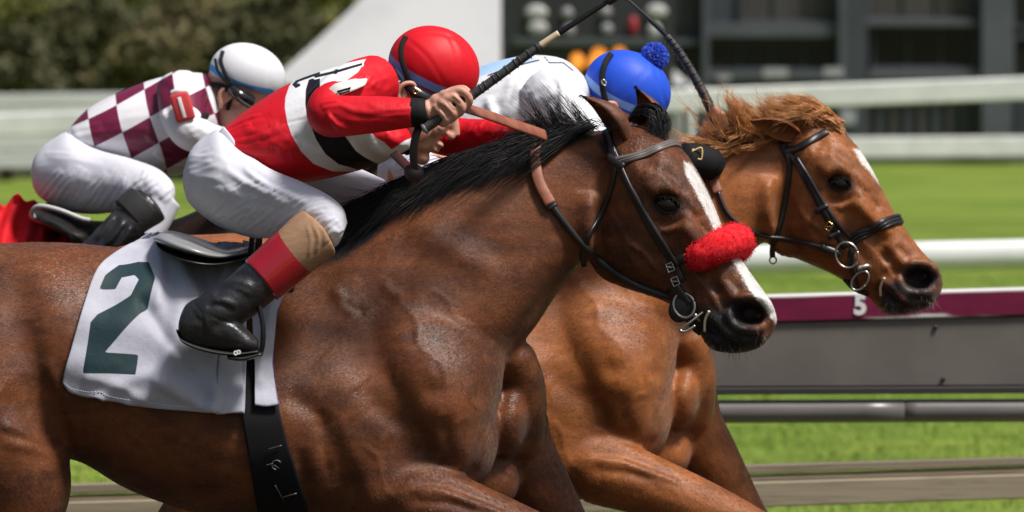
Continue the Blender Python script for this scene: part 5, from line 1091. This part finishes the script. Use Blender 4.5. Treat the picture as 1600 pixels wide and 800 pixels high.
me = remesh(mb, .005, 6, .5, -.3); sculpt(me, folds(fan(16, (66, 285, 228, 305), 60, 70, 31, .06), 2.4, 2.6) + folds(fan(6, (215, 275, 262, 300), 45, 34, 32), 2.6, 3.4) + folds([[(70, 240), (110, 242), (160, 252)]], 3, 2)); put('breeches', me, M_BREECH, j3)
mb = MB(); mb.add(*limb([(238, 322, Y3 - .335, .062), (222, 335, Y3 - .345, .064), (190, 362, Y3 - .365, .058), (160, 388, Y3 - .375, .05), (138, 405, Y3 - .378, .046)], 40, 22)); mb.add(*loft([(118, 398, 114, 425, Y3 - .38, .03), (135, 385, 128, 440, Y3 - .38, .04), (170, 405, 168, 448, Y3 - .38, .042), (205, 432, 204, 450, Y3 - .38, .03)], 24, 12)); me = remesh(mb, .005, 5); sculpt(me, folds([[(180, 335), (165, 355), (150, 375)], [(195, 345), (180, 365), (165, 385)], [(205, 352), (195, 372), (180, 390)]], 2.6, 3)); put('boot', me, M_BOOT, j3)
put('boot_cuff', limb([(228, 322, Y3 - .34, .066), (216, 332, Y3 - .347, .0675), (204, 342, Y3 - .353, .066)], 14, 24), mat('black_felt_cuff', (.014, .014, .015), rough=.8, bump=[(200, .3, .001)]), j3)
put('boot', limb([(240, 330, Y3 + .33, .06), (190, 362, Y3 + .365, .056), (140, 400, Y3 + .378, .046), (150, 425, Y3 + .38, .04), (205, 440, Y3 + .38, .03)], 30, 18), M_BOOT, j3)
h3 = cap((387, 116), Y3 - .03, .1115, .088, .096, math.radians(18), -.034, [[(332, 98), (370, 72), (420, 78), (444, 112)], [(400, 68), (418, 100), (420, 140)]], [(328, 104), (344, 117), (364, 128), (392, 138), (424, 144)], 4.6, M_CAPWHITE, j3)
flat_tape([(348, 80), (345, 96), (352, 116), (362, 132)], [Y3 - .09, Y3 - .115, Y3 - .125, Y3 - .125], .012, .003, M_BLACKCLOTH, 'chin_strap', h3)
flat_tape([(336, 92), (340, 110), (350, 124), (360, 134)], [Y3 - .10, Y3 - .115, Y3 - .125, Y3 - .125], .008, .003, M_BLACKCLOTH, 'chin_strap', h3)
put('goggles', limb([(360, 138, Y3 - .115, .014), (376, 150, Y3 - .125, .018), (392, 160, Y3 - .105, .02)], 16, 14), M_PLASTIC, j3); put('goggle_strap', limb([(332, 132, Y3 - .085, .008), (342, 134, Y3 - .105, .01), (362, 140, Y3 - .12, .01)], 14, 8), M_BLACKCLOTH, j3)
flat_tape([(362, 150), (356, 170), (352, 186)], [Y3 - .10, Y3 - .085, Y3 - .06], .012, .003, M_BLACKCLOTH, 'throat_strap', h3)
# ================================================================== the place: ground, rails, tent, board, building, bushes
M_GRASS = mat('mown_turf', (.19, .255, .045), rough=.9, spec=.1, col2=(.085, .145, .018), nscale=.5, detail=6, stretch=(.35, 1.0, 1.0), fine=(2.2, (.30, .34, .06), .75), mott=[(.12, (.07, .11, .012), .5)], bump=[(18, .5, .05), (60, .5, .03)])
M_DIRT = mat('track_dirt', (.075, .055, .04), rough=.95, spec=.1, col2=(.05, .036, .026), nscale=3, bump=[(14, .8, .05), (60, .6, .02)])
struct('ground', (np.array([[-400, -60, 0], [400, -60, 0], [400, 700, 0], [-400, 700, 0.]]), [(0, 1, 2, 3)]), M_GRASS)
struct('racetrack', (np.array([[-60, -8.5, .004], [60, -8.5, .004], [60, 3.1, .004], [-60, 3.1, .004]]), [(0, 1, 2, 3)]), M_DIRT)
mb = MB(); nb_ = 26000                                      # turf blades where the ground shows between the rails
D_ = 17.5 + 26 * RNG.random(nb_) ** 1.6; X_ = (RNG.random(nb_) - .5) * D_ * .30; hh = RNG.uniform(.015, .045, nb_); an = RNG.uniform(0, 6.28, nb_); ln = RNG.normal(size=(nb_, 2)) * .03
w_ = .007; dx, dy = np.cos(an) * w_, np.sin(an) * w_; Yb = D_ - CAMD; z0 = np.zeros(nb_)
vv = np.stack([np.stack([X_ - dx, Yb - dy, z0], 1), np.stack([X_ + dx, Yb + dy, z0], 1), np.stack([X_ + ln[:, 0], Yb + ln[:, 1], hh], 1)], 1).reshape(-1, 3)
ok_ = np.repeat(Yb > 3.9, 3); vv = vv[ok_]; nf = len(vv) // 3
mb.add(vv, [(3 * i, 3 * i + 1, 3 * i + 2) for i in range(nf)])
go = put('grass', mb, mat('turf_blades', (.17, .26, .03), rough=.7, spec=.2, col2=(.24, .31, .06), nscale=2.0), None, False); go['kind'] = 'stuff'; go['label'] = 'short green turf growing between the rails'; go['category'] = 'grass'

def rail_prism(x0, t0, b0, x1, t1, b1, Y, dep, bev=.006, n=90, yslant=0.0):
    """board between two photo columns with top and bottom rows; front face at Y, dep metres thick, edges cut"""
    A = [P(x0, t0, Y), P(x0, b0, Y)]; B = [P(x1, t1, Y + yslant), P(x1, b1, Y + yslant)]; v = []
    for i in range(n):
        u = i / (n - 1); T = A[0] * (1 - u) + B[0] * u; Bt = A[1] * (1 - u) + B[1] * u; up = np.array([0, 0, 1.0]); bk = np.array([0, 1.0, 0])
        v += [T - up * bev, T + bk * bev, T + bk * (dep - bev), T + bk * dep - up * bev, Bt + bk * dep + up * bev, Bt + bk * (dep - bev), Bt + bk * bev, Bt + up * bev]
        v += [Bt + up * bev + (T - Bt) * f for f in (.12, .28, .5, .75)]
    m = 12; f = grid_faces(n, m); f += [tuple(range(m))[::-1], tuple((n - 1) * m + i for i in range(m))]
    return np.array(v), f
M_MAROON = mat('maroon_rail_paint', (.165, .006, .045), rough=.4, col2=(.135, .005, .036), nscale=12, bump=[(30, .2, .004)], masks=[('worn', (.62, .60, .60), .46, .54, .85, 4.0)], stretch=(.5, 1, 1.6))
M_GREYBOARD = mat('grey_painted_board', (.15, .132, .118), rough=.6, col2=(.12, .107, .097), nscale=3, bump=[(80, .15, .002)])
M_DARKRAIL = mat('dark_rail_edge', (.028, .026, .026), rough=.6)
M_PIPE = mat('grey_pipe', (.16, .15, .145), rough=.35, spec=.5, col2=(.12, .11, .105), nscale=6, stretch=(.2, 1, 1))
M_PLANK = mat('weathered_plank', (.31, .26, .18), rough=.75, col2=(.23, .19, .13), nscale=8, stretch=(.08, 1, 1.5), bump=[(40, .4, .004, True)], fine=(60, (.09, .07, .05), .5))
YR = 3.5
rail = thing('rail_fence', 'maroon topped rail fence numbered 5 with grey board and lower planks', 'fence', (0, YR + .06, 0))
v, f = rail_prism(-350, 505, 545, 1950, 440, 484, YR, .07, .005, 200); me = MB().add(v, f).mesh('top_rail'); k12 = np.arange(len(v)) % 12
attr(me, 'worn', np.select([k12 <= 3, k12 == 8, k12 == 9, k12 == 7, k12 == 6], [.78, .44, .22, .49, .49], .08) + .10 * noise3(v, 6.0, 4)); put('top_rail', me, M_MAROON, rail, False)
put('panel_board', rail_prism(-350, 543, 612, 1950, 485, 601, YR + .012, .045, .004), M_GREYBOARD, rail, False)
put('panel_edge', rail_prism(-350, 614, 624, 1950, 602.5, 613, YR - .006, .07, .003), M_DARKRAIL, rail, False)
put('pipe_rail', tube([P(-350, 650, YR + .03), P(1412, 642, YR + .03)], .0375, 20, 30), M_PIPE, rail)
put('pipe_rail', tube([P(1414, 642, YR + .03), P(1950, 640, YR + .03)], .0375, 20, 30), M_PIPE, rail)
put('pipe_sleeve', tube([P(1405, 642, YR + .03), P(1419, 642, YR + .03)], .0335, 20, 6), M_DARKRAIL, rail)
put('upper_plank', rail_prism(-350, 770, 786, 1950, 705, 717, YR + .02, .05, .004), M_PLANK, rail, False)
put('middle_plank', rail_prism(-350, 789, 797, 1950, 720, 729, YR + .026, .045, .003), M_PLANK, rail, False)
put('lower_plank', rail_prism(-350, 798, 842, 1950, 731, 768, YR + .004, .05, .004), M_PLANK, rail, False)
for x, y in ((1462, 511), (1474, 592)): put('screw_head', tube([P(x, y, YR + .004), P(x, y, YR + .014)], .0075, 12, 3), mat('rusty_screw', (.04, .025, .018), rough=.7), rail)
for x in (-200, 700, 1780): put('post', box((P(x, 640, YR + .14)[0], YR + .14, .60), (.09, .09, 1.2), 0, .008), M_GREYBOARD, rail, False)
text('numeral', '5', P(1344, 478, YR - .003), .084, (math.radians(90), 0), mat('white_rail_numeral', (.72, .72, .72), rough=.6), rail, .002, .0035)

M_WHITERAIL = mat('white_rail_paint', (.70, .71, .71), rough=.5, col2=(.60, .61, .61), nscale=2.5)
M_PALEBOARD = mat('pale_grey_board', (.60, .61, .62), rough=.6, col2=(.46, .47, .48), nscale=1.0, stretch=(.3, 1, 3))
def white_rail(label, x0, y0, x1, y1, Y, r_px, yslant=0.0, posts=(), flat=.8):
    t = thing('running_rail', label, 'rail', (0, Y, 0), 'white running rails'); r = r_px * pxm(Y)
    put('rail', tube([P(x0, y0, Y), P(x1, y1, Y + yslant)], r, 18, 8, flat) if Y < 20 else rail_prism(x0, y0 - r_px, y0 + r_px, x1, y1 - r_px, y1 + r_px, Y, .12, .02, 10), M_WHITERAIL, t, Y < 20)
    for x in posts:
        u = (x - x0) / (x1 - x0); c = P(x, y0 + (y1 - y0) * u, Y + yslant * u); h = max(.2, c[2] - r * .6); put('post', box((c[0], c[1] + r * .6, h / 2), (.07, .07, h), 0, .01), M_WHITERAIL, t, False)
white_rail('thick white running rail just behind the maroon fence', -400, 440, 2000, 389, 11.0, 24, posts=(-250, 700, 1900))
white_rail('highest white rail in front of the dark building', -400, 210, 2000, 124, 39.0, 18, posts=(-300, 720, 1800))
white_rail('low white rail at the foot of the dark building', 620, 236, 2000, 226, 62.0, 16, posts=(800, 1900))
bf = thing('board_fence', 'pale board fence in front of the bushes at the left', 'fence', tuple(P(0, 300, 52)[:2]) + (0,))
for t, b in ((146, 166), (168, 188), (190, 210), (212, 234), (236, 262)): put('board', rail_prism(-260, t + 3, b + 3, 520, t - 4, b - 4, 52, .05, .01, 8), M_PALEBOARD, bf, False)
for x in (-150, 330): c = P(x, 150, 52.1); put('post', box((c[0], 52.14, c[2] / 2), (.12, .12, c[2]), 0, .01), M_PALEBOARD, bf, False)

# tent
M_CANVAS = mat('pale_tent_canvas', (.40, .405, .41), rough=.75, col2=(.34, .345, .35), nscale=.5, bump=[(1.2, .2, .1)])
tent = thing('marquee_tent', 'pale grey marquee tent with sloping roof behind the jockeys', 'tent', tuple(P(700, 300, 54)[:2]) + (0,))
e0, e1, ap = P(418, 132, 52), P(1080, 132, 52), P(745, -190, 56); dpt = 8.0; k = 14; mb = MB()
cs = [e0, e1, e1 + np.array([0, dpt, 0]), e0 + np.array([0, dpt, 0])]
for s in range(4):
    a, b = cs[s], cs[(s + 1) % 4]; g_ = []
    for i in range(k):
        u = i / (k - 1); sag = -.10 * math.sin(math.pi * u)
        for j in range(k): w = j / (k - 1); g_.append((a * (1 - w) + b * w) * (1 - u) + ap * u + np.array([0, 0, sag * (1 + .4 * math.sin(math.pi * w))]))
    mb.add(np.array(g_), grid_faces(k, k, False))
put('roof', mb, M_CANVAS, tent); zc = e0[2]
put('wall', box(((e0[0] + e1[0]) / 2, 52.1 + dpt / 2 - .05, zc / 2 - .01), (e1[0] - e0[0] - .2, dpt - .3, zc - .04), 0, .02), M_CANVAS, tent, False)
for c in cs: put('pole', tube([np.array([c[0], c[1], 0]), c - np.array([0, 0, .02])], .05, 10, 4), M_WHITERAIL, tent)

# score board
M_BOARD = mat('score_board_black', (.018, .019, .021), rough=.5, col2=(.024, .025, .027), nscale=1)
board = thing('score_board', 'dark score board with white and orange blurred figures', 'score board', tuple(P(915, 300, 45)[:2]) + (0,))
p0, p1 = P(783, -130, 45), P(1052, 165, 45)
put('panel', box(((p0[0] + p1[0]) / 2, 45.2, (p0[2] + p1[2]) / 2), (p1[0] - p0[0], .4, p0[2] - p1[2]), 0, .02), M_BOARD, board, False)
for x in (800, 1036): c = P(x, 165, 45.2); put('leg', box((c[0], 45.2, c[2] / 2), (.16, .16, c[2]), 0, .01), M_BOARD, board, False)
put('ledge', box(((p0[0] + p1[0]) / 2, 44.94, P(0, 66, 45)[2]), (p1[0] - p0[0] - .3, .12, .10), 0, .01), mat('board_ledge', (.05, .06, .06), rough=.5), board, False)
M_FIG = mat('white_figure', (.38, .38, .38), rough=.6); M_LAMP = mat('pale_lamp', (.22, .22, .24), rough=.4); M_ORANGE = mat('lit_orange_figure', (.4, .15, .02), rough=.5, emit=((1.0, .33, .04), .75)); M_REDFIG = mat('red_figure', (.30, .015, .03), rough=.5)
def lozenge(name, x, y, rx, ry, m): put(name, ball(P(x, y, 44.96), (rx * pxm(45), .05, ry * pxm(45)), 0, 8, 16), m, board)
for x, y, rx, ry in ((838, 20, 18, 13), (840, 44, 16, 12), (1026, 18, 17, 12), (1022, 48, 11, 13)): lozenge('figure', x, y, rx, ry, M_FIG)
for x, y in ((886, 21), (889, 48), (946, 19), (948, 46)): lozenge('lamp', x, y, 10, 10, M_LAMP)
lozenge('figure', 989, 40, 8, 15, M_REDFIG)
for x, y, rx, ry in ((902, 96, 11, 14), (936, 88, 13, 14), (928, 98, 10, 10), (968, 82, 10, 9)): lozenge('lit_figure', x, y, rx, ry, M_ORANGE)

# dark building
M_WALL = mat('dark_blue_grey_cladding', (.040, .046, .056), rough=.55, col2=(.032, .037, .046), nscale=.6); M_BEAM = mat('blue_grey_beam', (.075, .084, .10), rough=.5, col2=(.06, .068, .08), nscale=.8); M_GLASS = mat('dark_window_glass', (.010, .010, .011), rough=.12, spec=.5); M_BROWNP = mat('brown_grey_panel', (.050, .045, .040), rough=.6, col2=(.03, .028, .027), nscale=1.5, stretch=(6, 1, .3))
YB = 84.0; bld = thing('building', 'long dark blue grey building with recessed black windows', 'building', tuple(P(1300, 300, YB)[:2]) + (0,))
def face(name, x0, y0, x1, y1, m, out, th, par=None):
    a, b = P(x0, y0, YB), P(x1, y1, YB); return put(name, box(((a[0] + b[0]) / 2, YB - out + th / 2, (a[2] + b[2]) / 2), (b[0] - a[0], th, a[2] - b[2]), 0, .01), m, par or bld, False)
a, b = P(640, -220, YB), P(2100, 255, YB)
put('wall', box(((a[0] + b[0]) / 2, YB + 4, a[2] / 2), (b[0] - a[0], 8, a[2]), 0, .02), M_WALL, bld, False)
put('roof', box(((a[0] + b[0]) / 2, YB + 4, a[2] + .15), (b[0] - a[0] + .6, 8.6, .3), 0, .03), M_BEAM, bld, False)
for x0, y0, x1, y1, m in ((1058, -90, 1104, 34, M_BROWNP), (1158, -90, 1310, 32, M_BROWNP), (1358, -90, 1516, 28, M_BROWNP), (1106, 66, 1306, 106, M_GLASS), (1366, 44, 1522, 104, M_GLASS), (1584, 60, 1720, 118, M_GLASS), (1584, -90, 1720, 40, M_GLASS), (1056, 72, 1094, 130, M_GLASS)):
    w = face('window', x0, y0, x1, y1, m, .02, .04); fr_ = M_BEAM
    face('frame', x0 - 3, y0 - 3, x1 + 3, y0, fr_, .12, .14, w); face('frame', x0 - 3, y1, x1 + 3, y1 + 3, fr_, .14, .16, w); face('frame', x0 - 3, y0, x0, y1, fr_, .13, .15, w); face('frame', x1, y0, x1 + 3, y1, fr_, .13, .15, w)
    n_ = max(1, int((x1 - x0) / 45))
    for i in range(1, n_): xm = x0 + (x1 - x0) * i / n_; face('mullion', xm - 1.2, y0, xm + 1.2, y1, M_WALL, .08, .10, w)
for x0, y0, x1, y1 in ((1100, 36, 1316, 58), (1352, 30, 1528, 41), (1096, 110, 1318, 124), (1356, 108, 1530, 124), (1052, 62, 1100, 70)): face('beam', x0, y0, x1, y1, M_BEAM, .35, .40)
for x0, x1, m in ((1318, 1352, M_WALL), (1530, 1578, M_BEAM), (1096, 1106, M_BEAM), (1308, 1318, M_BEAM)): face('column', x0, -150, x1, 250, m, .55, .60)
for x in range(1060, 1780, 22): face('slat', x, 150, x + 11, 218, M_BROWNP if (x // 22) % 2 else M_WALL, .10, .14)
for x0, y0, x1, y1 in ((1190, 107, 1228, 121), (1284, 106, 1314, 120), (1310, 172, 1334, 194), (1118, 118, 1140, 126)): face('notice_plate', x0, y0, x1, y1, mat('grey_white_plate', (.30, .31, .33), rough=.5), .60, .03)

# bank and bushes
n = 40; m_ = 10; gv = []
for i in range(n):
    for j in range(m_):
        x = -40 + 45 * i / (n - 1); yy = 70 + 50 * j / (m_ - 1); gv.append((x, yy, -.3 + 5.5 * (j / (m_ - 1)) ** .8 * (1 if x < -2 else max(0, 1 - (x + 2) / 7)) + .3 * math.sin(x * .8 + j)))
struct('bank', (np.array(gv), grid_faces(n, m_, False)), mat('dark_grassy_bank', (.045, .055, .018), rough=.9, col2=(.03, .032, .014), nscale=.6), True)
M_LEAVES = [mat('olive_leaves', (.12, .14, .028), rough=.7, col2=(.17, .18, .045), nscale=2.2), mat('dark_leaves', (.05, .052, .016), rough=.7, col2=(.085, .08, .026), nscale=2), mat('brown_green_leaves', (.14, .115, .042), rough=.7, col2=(.09, .085, .03), nscale=2), mat('yellow_green_leaves', (.23, .23, .04), rough=.7, col2=(.14, .15, .035), nscale=2)]
M_TRUNK = mat('bush_bark', (.06, .045, .03), rough=.9)
def bush(label, px, py, D, rx, rz, km, cnt, seed):
    r = np.random.default_rng(seed); Y = D - CAMD; c = P(px, py, Y); ry = rx * .7; base = np.array([c[0], Y, 0]); t = thing('bush', label, 'bush', tuple(base), 'bushes on the bank')
    nc = 26; cl = unit(r.normal(size=(nc, 3))) * r.uniform(.35, .95, (nc, 1)) * np.array([rx, ry, rz]) + c; ci = r.integers(0, nc, cnt)
    p = cl[ci] + r.normal(size=(cnt, 3)) * np.array([rx, ry, rz]) * .17; p[:, 2] = np.maximum(p[:, 2], .05)
    a = unit(r.normal(size=(cnt, 3))) * r.uniform(.06, .13, (cnt, 1)); b = unit(np.cross(a, r.normal(size=(cnt, 3)))) * r.uniform(.03, .06, (cnt, 1))
    v = np.stack([p - a, p + b, p + a, p - b], 1).reshape(-1, 3); put('crown', MB().add(v, [(4 * i, 4 * i + 1, 4 * i + 2, 4 * i + 3) for i in range(cnt)]), M_LEAVES[km], t, False)
    mb = MB(); mb.add(*tube([base, base * .4 + c * .6 + np.array([0.05, 0, 0]), c], [.12, .09, .04], 8))
    for q in cl[:9]: mb.add(*tube([base * .5 + c * .5, (c + q) / 2 + r.normal(size=3) * .1, q], [.06, .04, .012], 6))
    put('trunk', mb, M_TRUNK, t)
for i, (lab, px, py, D, rx, rz, km, cnt) in enumerate([('leftmost tall yellow green bush at the top edge', 20, 0, 86, 1.5, 1.0, 3, 3600), ('dark bush low behind the pale fence at the left edge', 10, 105, 80, 1.2, .75, 1, 3600), ('dark hollow bush above the chequered jockey back', 130, 75, 82, 1.3, .9, 1, 3600), ('brown green bush right above the chequered jockey shoulder', 235, 105, 79, 1.2, .7, 2, 3600),
        ('tall olive bush at the top above the dark hollow', 150, -5, 88, 1.6, .8, 0, 3600), ('olive brown bush left of the white helmet', 300, 65, 81, 1.2, .9, 2, 3600), ('yellow green tall bush above the white helmet', 330, -15, 88, 1.5, .9, 3, 3600), ('dark bush between white helmet and the tent', 420, 70, 80, 1.1, 1.0, 1, 3600), ('bright yellow green bush beside the tent roof', 480, 0, 84, 1.2, .9, 3, 3600)]):
    bush(lab, px, py, D, rx, rz, km, cnt, 50 + i)
